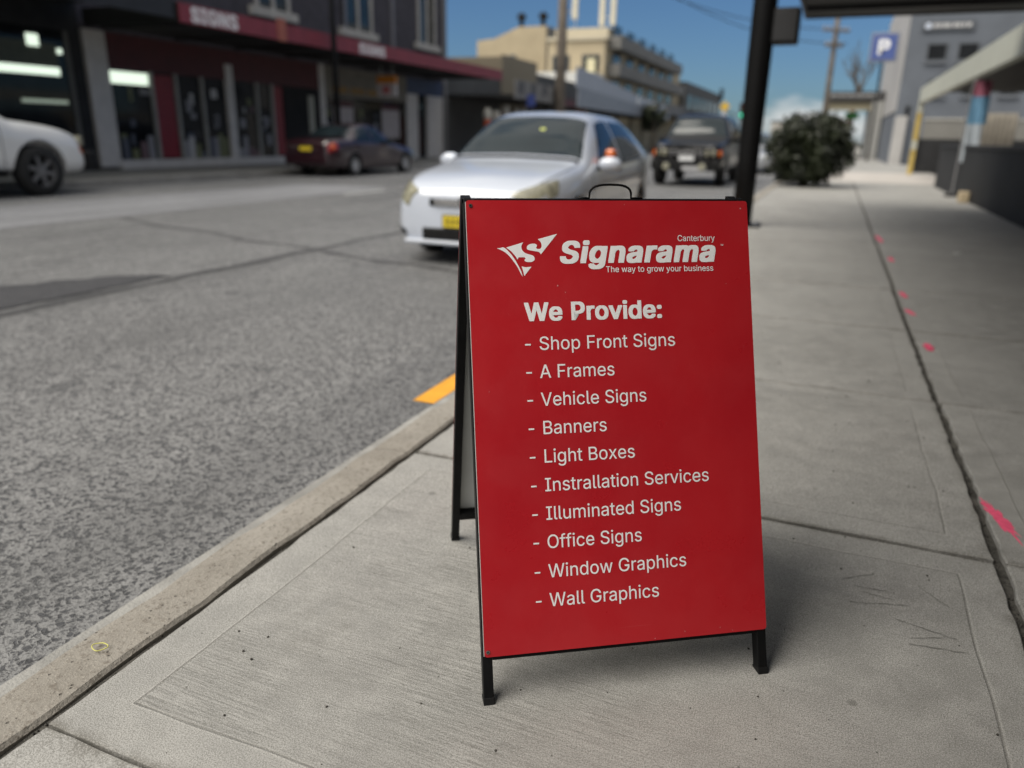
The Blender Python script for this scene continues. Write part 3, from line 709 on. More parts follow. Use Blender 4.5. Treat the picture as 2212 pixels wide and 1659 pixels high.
# a thin bright cut edge of the sheet
plate(SF, [(0.0028, SG + 0.002), (0.0038, SG + 0.002), (0.0038, SG + 0.897), (0.0028, SG + 0.897)], 0.0002, PW - 0.0004).build('panel_edge', OFFWHITE, fp)
def PF(u, v, lift=0.0): return SF(u, SG + v, PW + 0.0003 + lift)
m = MB()
text_into(m, 'We Provide:', PF, 0.1122, 0.6576, 0.2885, 0.0373, bold=0.028, track=0.012)
m.build('heading_lettering', WHITEV, fp)
LINES = (("- Shop Front Signs", 0.3155, 0.5995), ("- A Frames", 0.1828, 0.5433), ("- Vehicle Signs", 0.2482, 0.4876), ("- Banners", 0.1613, 0.4310),
         ("- Light Boxes", 0.2182, 0.3742), ("- Instrallation Services", 0.3759, 0.3170), ("- Illuminated Signs", 0.3123, 0.2602),
         ("- Office Signs", 0.2252, 0.2036), ("- Window Graphics", 0.3184, 0.1456), ("- Wall Graphics", 0.2567, 0.0882))
for s, w, v in LINES:
    m = MB(); text_into(m, s, PF, 0.1110, v, w, 0.0266, bold=0.0025)
    m.build('list_lettering', WHITEV, fp)
m = MB(); text_into(m, 'Canterbury', PF, 0.4422, 0.8160, 0.0818, 0.0125, bold=0.003)
m.build('place_lettering', WHITEV, fp)
m = MB(); text_into(m, 'Signarama', PF, 0.1900, 0.7724, 0.3347, 0.0455, bold=0.036, shear=0.20, track=0.036)
m.build('name_lettering', WHITEV, fp)
m = MB(); text_into(m, 'The way to grow your business', PF, 0.2854, 0.7534, 0.2324, 0.0122, bold=0.006)
m.build('slogan_lettering', WHITEV, fp)
m = MB(); text_into(m, 'TM', PF, 0.5363, 0.8056, 0.0060, 0.0034, bold=0.004)
m.build('trademark_lettering', WHITEV, fp)
LOGO = [[(621, 8040), (694, 8048), (762, 8058), (854, 7980), (957, 7846), (1046, 7685), (1103, 7551), (1119, 7470), (1081, 7538), (1018, 7672), (928, 7806), (825, 7927), (719, 8000)],
 [(808, 8055), (1161, 8158), (1125, 8099), (1120, 8046), (1140, 7992), (1193, 7943), (1287, 7910), (1355, 7883), (1380, 7829), (1364, 7789), (1308, 7763), (1226, 7764), (1178, 7783), (1171, 7810), (1196, 7831), (1181, 7852), (1154, 7858), (1053, 7859), (1032, 7811), (986, 7886), (908, 7980)],
 [(1229, 8032), (1240, 8085), (1296, 8120), (1379, 8130), (1427, 8111), (1437, 8084), (1416, 8044), (1443, 8025), (1498, 8025), (1527, 8057), (1531, 8103), (1512, 8165), (1459, 8219), (1862, 8325), (1512, 7914), (1476, 7958), (1400, 7977), (1291, 7996), (1245, 8010)],
 [(1108, 7676), (1195, 7659), (1310, 7669), (1155, 7483), (1139, 7564)]]
def smooth_loop(P):
    out = []; n = len(P)
    for i in range(n):
        p0, p1, p2, p3 = (Vector(P[(i + k) % n]) for k in (-1, 0, 1, 2))
        def sharp(a, b, c): return (b - a).normalized().dot((c - b).normalized()) < 0.55
        t1 = Vector((0, 0)) if sharp(p0, p1, p2) else (p2 - p0) / 2
        t2 = Vector((0, 0)) if sharp(p1, p2, p3) else (p3 - p1) / 2
        if t1.length == 0: t1 = (p2 - p1) * 0.6
        if t2.length == 0: t2 = (p2 - p1) * 0.6
        for k in range(5):
            t = k / 5
            v = p1 * (2 * t**3 - 3 * t**2 + 1) + t1 * (t**3 - 2 * t**2 + t) + p2 * (-2 * t**3 + 3 * t**2) + t2 * (t**3 - t**2)
            out.append((v.x, v.y))
    return out
m = MB()
for P in LOGO:
    Q = smooth_loop(P)
    vs = [m.bm.verts.new(PF(x / 1e4, y / 1e4)) for x, y in Q]
    for tri in tessellate_polygon([[Vector((x, y, 0)) for x, y in Q]]):
        try: m.bm.faces.new([vs[i] for i in tri])
        except ValueError: pass
m.build('logo_emblem', WHITEV, fp)
def disc(fn, u, v, r, w0, w1, n=14):
    return plate(fn, [(u + r * math.cos(2 * math.pi * k / n), v + r * math.sin(2 * math.pi * k / n)) for k in range(n)], w0, w1)
for u, v in ((0.013, 0.889), (0.011, 0.010)):
    disc(PF, u, v, 0.0038, 0.0, 0.0012).build('screw', CHROME, fp)
    disc(PF, u, v, 0.0016, 0.0011, 0.0016).build('screw_socket', BLACKPL, fp)
# small chips in the vinyl
for u, v, r in ((0.585, 0.884, 0.0022), (0.183, 0.728, 0.0022), (0.198, 0.714, 0.0016), (0.545, 0.726, 0.0012), (0.035, 0.52, 0.0012), (0.42, 0.012, 0.0016), (0.355, 0.004, 0.0014), (0.497, 0.013, 0.0012), (0.33, 0.892, 0.0012), (0.524, 0.005, 0.001)):
    pts = blob(u, v, r, r * 0.55, rng.uniform(0, 3), 0, 9, 0.5)
    m = MB(); m.bm.faces.new([m.bm.verts.new(PF(a, b, 0.00005)) for a, b in pts])
    m.build('chipped_vinyl', mat('chip_pink', (0.62, 0.30, 0.30), 0.6), fp)
# carrying handle
hm = MB()
top = (SF(0.31, 0.999, -0.013) + SR(0.31, 0.999, -0.013)) / 2
ha = []
for k in range(15):
    a = math.pi * k / 14
    uu = -0.045 * math.copysign(abs(math.cos(a)) ** 0.7, math.cos(a))
    ha.append(SF(0.305 + uu, 0.999, -0.012) + zz * (0.004 + 0.027 * math.sin(a) ** 0.6 if math.sin(a) > 1e-6 else 0.004))
ha = [ha[0] - ex * 0.024 - zz * 0.0005, ha[0] - ex * 0.008] + ha + [ha[-1] + ex * 0.008, ha[-1] + ex * 0.024 - zz * 0.0005]
hm.tube(ha, 0.0024, 8)
hm.build('carry_handle', BLACKSTEEL, sign, smooth=True)
for u in (0.003, 0.585):
    MB().tube([SF(u, 0.997, -0.02), SF(u + 0.014, 0.997, -0.02)], 0.0085, 14).build('hinge', BLACKSTEEL, sign, smooth=False)
for u in (0.022, 0.572):
    a, b = SF(u + 0.002, 0.70, -0.013), SR(u + 0.002, 0.70, -0.013)
    MB().obox((a + b) / 2 + zz * 0.0, (b - a) / 2, zz * 0.008, ex * 0.0012, 0.0).build('locking_stay', CHROME, sign)

# small things on the ground
t = MB(); pts = []
for k in range(40):
    a = 2 * math.pi * k / 40
    pts.append((-1.318 + 0.0165 * math.cos(a) + 0.002 * math.sin(3 * a), 0.915 + 0.0125 * math.sin(a) + 0.0015 * math.cos(2 * a), 0.0045 + 0.001 * math.sin(2 * a)))
t.tube(pts + [pts[0]], 0.0011, 6, cap=False)
tag(t.build('rubber_band', mat('yellow_rubber', (0.62, 0.60, 0.16), 0.5), smooth=True), 'thin yellow rubber band lying on the kerb stone', 'rubber band')
t = MB(); t.prism(blob(1.28, 8.8, 0.035, 0.03, 0.3, 0, 14, 0.3), 'z', 0.003, 0.006)
tag(t.build('paper_scrap', mat('white_paper', (0.75, 0.75, 0.75), 0.8)), 'small white scrap of paper lying on the footpath slab', 'litter')
grit = MB()
for k in range(150):
    x, y = rng.uniform(-1.15, 0.5), 0.5 + rng.random() ** 1.3 * 3.4
    r = rng.uniform(0.0012, 0.0034) * (1.3 if rng.random() < 0.15 else 1)
    b = bmesh.new(); bmesh.ops.create_icosphere(b, subdivisions=1, radius=r)
    for v in b.verts: v.co *= rng.uniform(0.65, 1.25)
    bmesh.ops.translate(b, vec=(x, y, r * 0.45), verts=b.verts)
    grit.join(b)
for k in range(900):
    # debris collected in the open joints
    if rng.random() < 0.5: x, y = 0.552 + rng.gauss(0, 0.006), 0.6 + rng.random() * 6
    elif rng.random() < 0.6: x, y = rng.uniform(-0.15, 0.55), 2.12 + rng.gauss(0, 0.004)
    else: x, y = -1.232 + rng.gauss(0, 0.003), 0.4 + rng.random() * 3
    r = rng.uniform(0.0012, 0.0035)
    b = bmesh.new(); bmesh.ops.create_icosphere(b, subdivisions=1, radius=r)
    for v in b.verts: v.co *= rng.uniform(0.6, 1.25)
    bmesh.ops.translate(b, vec=(x, y, -0.015 + r * 0.5), verts=b.verts)
    grit.join(b)
gobj = grit.build('grit', mat('dark_grit', (0.05, 0.046, 0.04), 0.9, 0.6, 120))
tag(gobj, 'dark grit and crumbs scattered over the footpath and in its joints', 'grit', kind='stuff')

# ------------------------------------------------------------------ overhead awning and the shop it hangs from
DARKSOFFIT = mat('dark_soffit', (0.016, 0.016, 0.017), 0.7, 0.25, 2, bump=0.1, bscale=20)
DARKWALL = mat('dark_render', (0.014, 0.0145, 0.016), 0.75, 0.35, 3, bump=0.3, bscale=40)
CHAR = mat('charcoal_paint', (0.02, 0.0205, 0.023), 0.6, 0.25, 3, bump=0.2, bscale=50)
AW = 2.95
shop = thing('corner_shop', 'dark shop with a flat awning roofing the footpath at the upper right', 'shop', (3.4, 3, 0))
MB().box(3.4, 9, -8, 9.0, -0.17, 7.0).build('wall', DARKWALL, shop)
aw = MB().box(-0.70, 3.395, -7, 14.25, AW + 0.02, AW + 0.30).build('awning', DARKSOFFIT, shop)
MB().box(-0.76, -0.702, -7.0, 14.3, AW, AW + 0.34, 0.004).build('side_fascia', CHAR, aw)
MB().box(-0.70, 3.395, 14.252, 14.3, AW, AW + 0.34, 0.004).build('end_fascia', mat('brown_fascia', (0.022, 0.017, 0.011), 0.7, 0.4, 2), aw)
for k in range(14):
    MB().box(-0.69, 3.39, -6.4 + k * 1.5, -6.33 + k * 1.5, AW - 0.05, AW + 0.018).build('awning_joist', CHAR, aw)
MB().box(3.36, 3.398, -6, 0.5, 0.5, 2.4).build('window', GLASS, shop)
MB().box(3.36, 3.398, 1.2, 7.0, 0.5, 2.4).build('window', GLASS, shop)

# pole with a control box at the kerb
PX, PY = -1.02, 10.34
pole = thing('traffic_pole', 'thick black steel pole at the kerb carrying a square control box', 'pole', (PX, PY, 0))
MB().lathe([(0.125, 0.0225), (0.13, 0.8), (0.142, 2.0), (0.142, 3.2), (0.135, 6.2), (0.0, 6.22)], (PX, PY, 0), 'z', 24).build('shaft', BLACKSTEEL, pole, smooth=True)
pb = MB().box(PX - 0.24, PX + 0.24, PY - 0.2, PY + 0.2, 0.001, 0.022, 0.004).build('base_plate', BLACKSTEEL, pole)
for sx in (-1, 1):
    for sy in (-1, 1):
        MB().lathe([(0.018, 0.021), (0.018, 0.045), (0.0, 0.046)], (PX + sx * 0.185, PY + sy * 0.155, 0), 'z', 6).build('bolt', CHROME, pb)
bx = MB().box(PX + 0.125, PX + 0.42, PY - 0.15, PY + 0.13, 2.16, 2.55, 0.02).build('control_box', BLACKPL, pole)
MB().box(PX + 0.14, PX + 0.39, PY - 0.158, PY - 0.148, 2.19, 2.52, 0.003).build('box_door', CHAR, bx)

# ------------------------------------------------------------------ shrub
def leaf_mat(name, a, b):
    t = NT(name, 0.55)
    q = t.noise(1.8, 4); w = t.noise(40, 2)
    c = t.mix(t.step(q, 0.35, 0.65), a, b)
    c = t.mix(t.math('MULTIPLY', t.step(w, 0.5, 0.7), 0.4), c, [x * 1.7 for x in b])
    return t.done(c)
LEAF = leaf_mat('dark_leaves', (0.007, 0.010, 0.005), (0.020, 0.028, 0.008))
BARK = mat('grey_bark', (0.10, 0.08, 0.062), 0.9, 0.35, 10, bump=0.6, bscale=40)
BX, BY = -0.62, 20.4
sh = thing('bush', 'dense dark green bush growing at the kerb edge of the footpath', 'bush', (BX, BY, 0))
m = MB()
rl = random.Random(9)
clumps = []
for k in range(120):
    zc = rl.uniform(0.22, 1.5)
    env = (0.80 if zc < 0.5 else 1.0) * math.sqrt(max(0.05, 1 - ((zc - 0.75) / 0.95) ** 2))
    a = rl.uniform(0, 2 * math.pi); rr = math.sqrt(rl.uniform(0.1, 1)) * env
    clumps.append((BX + 0.94 * rr * math.cos(a), BY + 0.8 * rr * math.sin(a), zc, rl.uniform(0.13, 0.25)))
for k in range(60):                                   # stray shoots
    a, zc = rl.uniform(0, 2 * math.pi), rl.uniform(0.35, 1.66)
    env = 0.98 * math.sqrt(max(0.03, 1 - ((zc - 0.75) / 0.98) ** 2))
    clumps.append((BX + 0.95 * env * math.cos(a), BY + 0.9 * env * math.sin(a), zc, rl.uniform(0.10, 0.16)))
for cx, cy, cz, cr_ in clumps:
    for j in range(85 if cr_ > 0.16 else 26):
        d = Vector((rl.gauss(0, 1), rl.gauss(0, 1), rl.gauss(0, 1))).normalized() * cr_ * rl.uniform(0.35, 1.35)
        p = Vector((cx, cy, cz)) + d
        if p.z < 0.03: continue
        n_ = (d.normalized() + Vector((rl.uniform(-1, 1), rl.uniform(-1, 1), rl.uniform(-0.4, 1))) * 0.8).normalized()
        t1 = n_.cross(Vector((rl.uniform(-1, 1), rl.uniform(-1, 1), rl.uniform(-1, 1)))).normalized(); t2 = n_.cross(t1)
        L, W = rl.uniform(0.055, 0.12), rl.uniform(0.018, 0.034)
        m.poly([p - t1 * L, p + t2 * W + n_ * 0.008, p + t1 * L, p - t2 * W + n_ * 0.008])
m.build('foliage', LEAF, sh)
m = MB()
for k in range(9):
    a = rl.uniform(0, 6.28); e = rl.uniform(0.3, 0.8)
    m.tube([(BX + 0.05 * math.cos(a), BY + 0.05 * math.sin(a), -0.003), (BX + 0.25 * e * math.cos(a), BY + 0.25 * e * math.sin(a), 0.5), (BX + 0.7 * e * math.cos(a), BY + 0.6 * e * math.sin(a), 1.2)], [0.035, 0.022, 0.008], 6)
m.build('stems', BARK, sh)

# ------------------------------------------------------------------ right-hand side: low wall, carport, banner, block
CREAM = mat('cream_paint', (0.50, 0.51, 0.44), 0.55, 0.08, 2, bump=0.1, bscale=30)
w = thing('low_wall', 'low charcoal wall running along the right edge of the footpath', 'wall', (2.6, 14.5, 0))
MB().box(2.46, 2.64, 9.1, 22.6, -0.17, 0.98).build('wall_body', DARKWALL, w)
MB().box(2.43, 2.67, 9.1, 22.6, 0.982, 1.04, 0.008).build('coping', CHAR, w)
b = tag(MB().box(2.28, 2.44, 16.7, 17.0, 0.001, 0.20, 0.015).build('timber_block', mat('pale_timber', (0.55, 0.45, 0.30), 0.8, 0.2, 20)), 'small pale timber block lying against the foot of the low charcoal wall', 'block')
cp = thing('carport', 'open carport with a long cream edge beam on a yellow and cream post', 'carport', (2.55, 20, 0))
MB().box(2.40, 2.56, 9.2, 30.7, 2.36, 2.84, 0.01).build('edge_beam', CREAM, cp)
MB().box(2.565, 9.5, 9.2, 30.6, 2.70, 2.82).build('roof', DARKSOFFIT, cp)
MB().box(9.0, 9.3, 9.2, 30.6, -0.17, 2.695).build('back_wall', DARKWALL, cp)
pst = MB().box(2.40, 2.55, 30.45, 30.6, 0.0, 2.355, 0.006).build('post', mat('yellow_paint', (0.50, 0.37, 0.10), 0.6, 0.15, 3), cp)
MB().box(2.396, 2.554, 30.446, 30.604, 0.85, 1.15, 0.004).build('painted_band', CREAM, pst)
MB().box(2.396, 2.554, 30.446, 30.604, 2.05, 2.352, 0.004).build('painted_band', CREAM, pst)
# far end wall of the yard with a roller shutter
yw = thing('yard_wall', 'pale rendered yard wall beyond the yellow post', 'wall', (6, 36, 0))
RENDER = mat('pale_render', (0.20, 0.195, 0.18), 0.85, 0.12, 1.5, bump=0.2, bscale=30)
MB().box(3.15, 12, 36.0, 36.25, -0.17, 1.95).build('wall_body', RENDER, yw)
MB().box(3.15, 12, 35.97, 36.28, 1.951, 2.03).build('coping', mat('wall_coping', (0.42, 0.41, 0.38), 0.85), yw)
sl = thing('slatted_screen', 'beige slatted screen past the carport, seen above the charcoal wall', 'screen', (4.9, 31.6, 0))
MB().box(4.25, 5.60, 31.62, 31.66, 0.0, 2.08).build('backing', mat('screen_back', (0.20, 0.19, 0.17), 0.8), sl)
for k in range(9):
    MB().box(4.25 + k * 0.15, 4.25 + k * 0.15 + 0.11, 31.57, 31.615, 0.05, 2.08, 0.003).build('slat', mat('beige_slat', (0.46, 0.42, 0.36), 0.75, 0.2, 4), sl)
fn_ = thing('yard_fence', 'dark boarded fence low across the yard beyond the yellow post', 'fence', (6, 33, 0))
MB().box(2.75, 10, 33.0, 33.06, -0.1, 1.22).build('boards', CHAR, fn_)
for k in range(4): MB().box(2.7 + k * 2.3, 2.8 + k * 2.3, 32.9, 32.995, -0.1, 1.32).build('post', CHAR, fn_)
# feather banner
fb = thing('feather_banner', 'tall narrow pale blue banner with a red top on a pole by the wall', 'banner', (2.38, 18.6, 0))
MB().tube([(2.38, 18.6, 0.02), (2.38, 18.6, 1.4), (2.38, 18.6, 2.15), (2.42, 18.6, 2.30), (2.52, 18.6, 2.36)], [0.022, 0.016, 0.012, 0.010, 0.008], 8).build('pole', mat('grey_metal', (0.35, 0.35, 0.36), 0.4, metal=0.6), fb)
MB().box(2.25, 2.42, 18.5, 18.72, 0.0, 0.05, 0.006).build('base', BLACKPL, fb)
def cloth(x0, x1, z0, z1, y, sag=0.02):
    m = MB()
    n = 10; rows = []
    for i in range(n + 1):
        z = z0 + (z1 - z0) * i / n
        rows.append([m.bm.verts.new((x0 + (x1 - x0) * j / 6, y + sag * math.sin(j * 1.4 + z * 3), z)) for j in range(7)])
    for i in range(n):
        for j in range(6): m.bm.faces.new((rows[i][j], rows[i][j + 1], rows[i + 1][j + 1], rows[i + 1][j]))
    return m
cloth(2.40, 2.70, 0.70, 1.45, 18.6).build('white_cloth', mat('pale_cloth', (0.42, 0.47, 0.52), 0.8), fb)
cloth(2.40, 2.74, 1.45, 1.98, 18.6).build('blue_cloth', mat('blue_cloth', (0.14, 0.30, 0.46), 0.8), fb)
cloth(2.42, 2.72, 1.98, 2.28, 18.6).build('red_cloth', mat('red_cloth', (0.32, 0.10, 0.15), 0.8), fb)

# grey commercial building on the right
GREYB = mat('blue_grey_render', (0.125, 0.14, 0.165), 0.8, 0.12, 0.8, bump=0.2, bscale=20)
PALEB = mat('pale_side_render', (0.42, 0.41, 0.40), 0.8, 0.1, 0.8)
gb = thing('office_building', 'blue grey office block with square dark windows and a lettered sign', 'building', (6, 55, 0))
MB().box(2.55, 14, 45, 68, -0.17, 9.5).build('wall', GREYB, gb)
MB().box(2.50, 2.547, 45.2, 68, 2.6, 9.5).build('side_cladding', PALEB, gb)
def window(x0, x1, z0, z1, y, parent, fm=None):
    f = MB()
    for a in ((x0, x0 + 0.08, z0, z1), (x1 - 0.08, x1, z0, z1), (x0 + 0.08, x1 - 0.08, z0, z0 + 0.08), (x0 + 0.08, x1 - 0.08, z1 - 0.08, z1)):
        f.box(a[0], a[1], y - 0.06, y - 0.002, a[2], a[3])
    fo = f.build('window', fm or mat('grey_frame', (0.10, 0.11, 0.125), 0.6), parent)
    MB().box(x0 + 0.08, x1 - 0.08, y - 0.02, y - 0.004, z0 + 0.08, z1 - 0.08).build('pane', mat('office_glass', (0.012, 0.013, 0.015), 0.15, 0.3, 2, spec=0.2), fo)
    MB().box(x0 - 0.04, x1 + 0.04, y - 0.12, y - 0.061, z0 - 0.09, z0 - 0.01).build('sill', mat('grey_sill', (0.16, 0.175, 0.20), 0.7), fo)
for x in (3.45, 4.80, 6.15, 7.6):
    window(x, x + 0.95, 4.9, 5.75, 45, gb)
for x in (3.75, 5.3, 6.9):
    window(x, x + 0.85, 3.3, 4.1, 45, gb)
window(2.9, 3.25, 2.2, 2.9, 45, gb)
sg = MB().box(3.1, 5.35, 44.90, 44.998, 6.28, 6.72).build('sign_board', mat('sign_slate', (0.09, 0.10, 0.115), 0.6), gb)
MB().lathe([(0.0, 0), (0.15, 0.0), (0.15, 0.03), (0.0, 0.031)], (3.35, 44.86, 6.5), 'y', 14).build('sign_emblem', mat('sign_emblem_white', (0.55, 0.60, 0.70), 0.5), sg)
for k, wd in enumerate((0.16, 0.14, 0.2, 0.12, 0.18, 0.15, 0.14, 0.17)):
    MB().box(3.58 + k * 0.205, 3.58 + k * 0.205 + wd, 44.87, 44.899, 6.42, 6.60).build('sign_lettering', mat('sign_white', (0.5, 0.5, 0.5), 0.5), sg)
MB().box(2.56, 3.1, 44.6, 44.99, -0.1, 2.35).build('entry_pier', PALEB, gb)
# awning shop beyond on the right
KS = thing('awning_shop', 'small shop with a dark lettered fascia across the end of the footpath', 'shop', (0.8, 58, 0))
MB().box(-1.1, 2.45, 57.0, 66, 3.62, 4.2).build('awning', mat('dark_fascia', (0.035, 0.034, 0.036), 0.7, 0.2, 2), KS)
for k in range(16):
    MB().box(-0.82 + k * 0.185, -0.82 + k * 0.185 + (0.12 if k % 3 else 0.15), 56.95, 56.998, 3.86, 4.05).build('fascia_lettering', mat('fascia_grey', (0.30, 0.30, 0.30), 0.6), KS)
MB().box(-1.0, 2.40, 57.3, 57.5, 3.05, 3.58).build('valance', mat('tan_valance', (0.36, 0.32, 0.22), 0.8), KS)
MB().box(1.75, 2.45, 57.0, 66, -0.17, 3.60).build('wall', mat('shop_end_wall', (0.30, 0.30, 0.29), 0.8), KS)
MB().box(-1.05, -0.95, 57.05, 57.15, -0.1, 3.6).build('post', BLACKSTEEL, KS)
MB().box(0.25, 1.1, 58.9, 59.0, 2.55, 2.95).build('hanging_sign', mat('green_sign', (0.05, 0.35, 0.08), 0.6), KS)
MB().box(-0.35, 0.3, 60.0, 60.1, 2.2, 2.6).build('hanging_sign', mat('pink_sign', (0.5, 0.22, 0.2), 0.6), KS)
MB().box(-0.9, 0.2, 61.0, 61.1, 0.9, 2.1).build('window_display', mat('display_white', (0.4, 0.4, 0.4), 0.6), KS)
# parking sign
pk = thing('parking_sign', 'square blue parking sign with a white letter on a dark post', 'sign', (1.7, 50, 0))
MB().tube([(1.72, 50, 0), (1.72, 50, 5.4)], 0.07, 10).build('post', BLACKSTEEL, pk)
pbx = MB().box(0.98, 2.40, 49.88, 50.1, 5.35, 6.85, 0.03).build('sign_box', mat('sign_box_grey', (0.22, 0.24, 0.30), 0.5), pk)
MB().box(1.08, 2.30, 49.86, 49.878, 5.46, 6.74).build('sign_face', mat('parking_blue', (0.07, 0.11, 0.32), 0.5), pbx)
m = MB(); text_into(m, 'P', lambda u, v, l=0.0: Vector((u, 49.855 - l, v)), 1.40, 5.72, 0.58, 0.78, bold=0.04)
m.build('letter', WHITEV, pbx)
# poles and the bare tree
def pole_thing(name, label, x, y, h, r, matl, arms=()):
    p = thing(name, label, 'pole', (x, y, 0))
    MB().tube([(x, y, -0.2), (x, y, h * 0.5), (x, y, h)], [r, r * 0.85, r * 0.65], 10).build('shaft', matl, p, smooth=True)
    for zc, ln, ax in arms:
        d = Vector((1, 0, 0)) if ax == 'x' else Vector((0.8, 0.6, 0))
        a = MB().obox((x, y - r - 0.07, zc), d * ln / 2, d.cross(Vector((0, 0, 1))) * 0.05, (0, 0, 0.06)).build('crossarm', matl, p)
        for s in (-0.9, -0.5, 0.5, 0.9):
            q = Vector((x, y - r - 0.07, zc + 0.062)) + d * ln / 2 * s
            MB().lathe([(0.02, 0), (0.05, 0.03), (0.03, 0.07), (0.05, 0.11), (0.0, 0.14)], q, 'z', 8).build('insulator', mat('porcelain', (0.45, 0.42, 0.4), 0.3), a)
    return p
TIMBER = mat('weathered_timber', (0.16, 0.135, 0.11), 0.9, 0.3, 3, bump=0.4, bscale=12)
pole_thing('power_pole', 'slim timber power pole rising beside the dark lettered fascia on the right', -0.8, 44, 9.5, 0.16, TIMBER, ((6.3, 1.5, 'd'), (5.6, 1.0, 'd')))
pole_thing('power_pole', 'tall timber power pole in front of the apartment block across the road', -13.85, 40, 11.5, 0.30, TIMBER, ((10.6, 2.4, 'x'),))
pole_thing('awning_pole', 'thin black pole standing in front of the red shop awning', -14.15, 20.3, 7.5, 0.10, BLACKSTEEL)
tr = thing('bare_tree', 'leafless tree with brown forking branches beyond the dark fascia', 'tree', (1.0, 72, 0))
m = MB(); m.tube([(0.6, 72, -0.2), (0.75, 72, 3), (1.0, 72, 5.2)], [0.32, 0.26, 0.18], 8); m.build('trunk', BARK, tr, smooth=True)
m = MB(); rt = random.Random(5)
def branch(p, d, L, r, lvl):
    q = p + d * L * 0.55 + Vector((rt.uniform(-.1, .1), rt.uniform(-.1, .1), 0)) * L; e = q + (d + Vector((rt.uniform(-.3, .3), rt.uniform(-.3, .3), 0.25))).normalized() * L * 0.5
    m.tube([p, q, e], [r, r * 0.75, r * 0.5], 5)
    if lvl:
        for _ in range(3):
            branch(q if rt.random() < .4 else e, (d + Vector((rt.uniform(-1, 1), rt.uniform(-1, 1), rt.uniform(-.1, .7))) * 0.8).normalized(), L * rt.uniform(0.5, 0.75), r * 0.5, lvl - 1)
for k in range(5):
    branch(Vector((1.0, 72, 4.4 + k * 0.2)), Vector((rt.uniform(-.6, .6), rt.uniform(-.5, .5), 1)).normalized(), rt.uniform(1.2, 1.8), 0.11, 3)
m.build('branches', BARK, tr)

# ------------------------------------------------------------------ cars
def pchip(xs, ys):
    xs, ys = np.asarray(xs, float), np.asarray(ys, float)
    h = np.diff(xs); d = np.diff(ys) / h
    m = np.zeros_like(ys)
    for i in range(1, len(xs) - 1):
        if d[i - 1] * d[i] > 0:
            w1, w2 = 2 * h[i] + h[i - 1], h[i] + 2 * h[i - 1]
            m[i] = (w1 + w2) / (w1 / d[i - 1] + w2 / d[i])
    m[0], m[-1] = d[0], d[-1]
    def f(x):
        i = int(min(max(np.searchsorted(xs, x) - 1, 0), len(xs) - 2))
        t = (x - xs[i]) / h[i]
        return float(ys[i] * (2*t**3 - 3*t**2 + 1) + m[i] * h[i] * (t**3 - 2*t**2 + t) + ys[i+1] * (-2*t**3 + 3*t**2) + m[i+1] * h[i] * (t**3 - t**2))
    return f

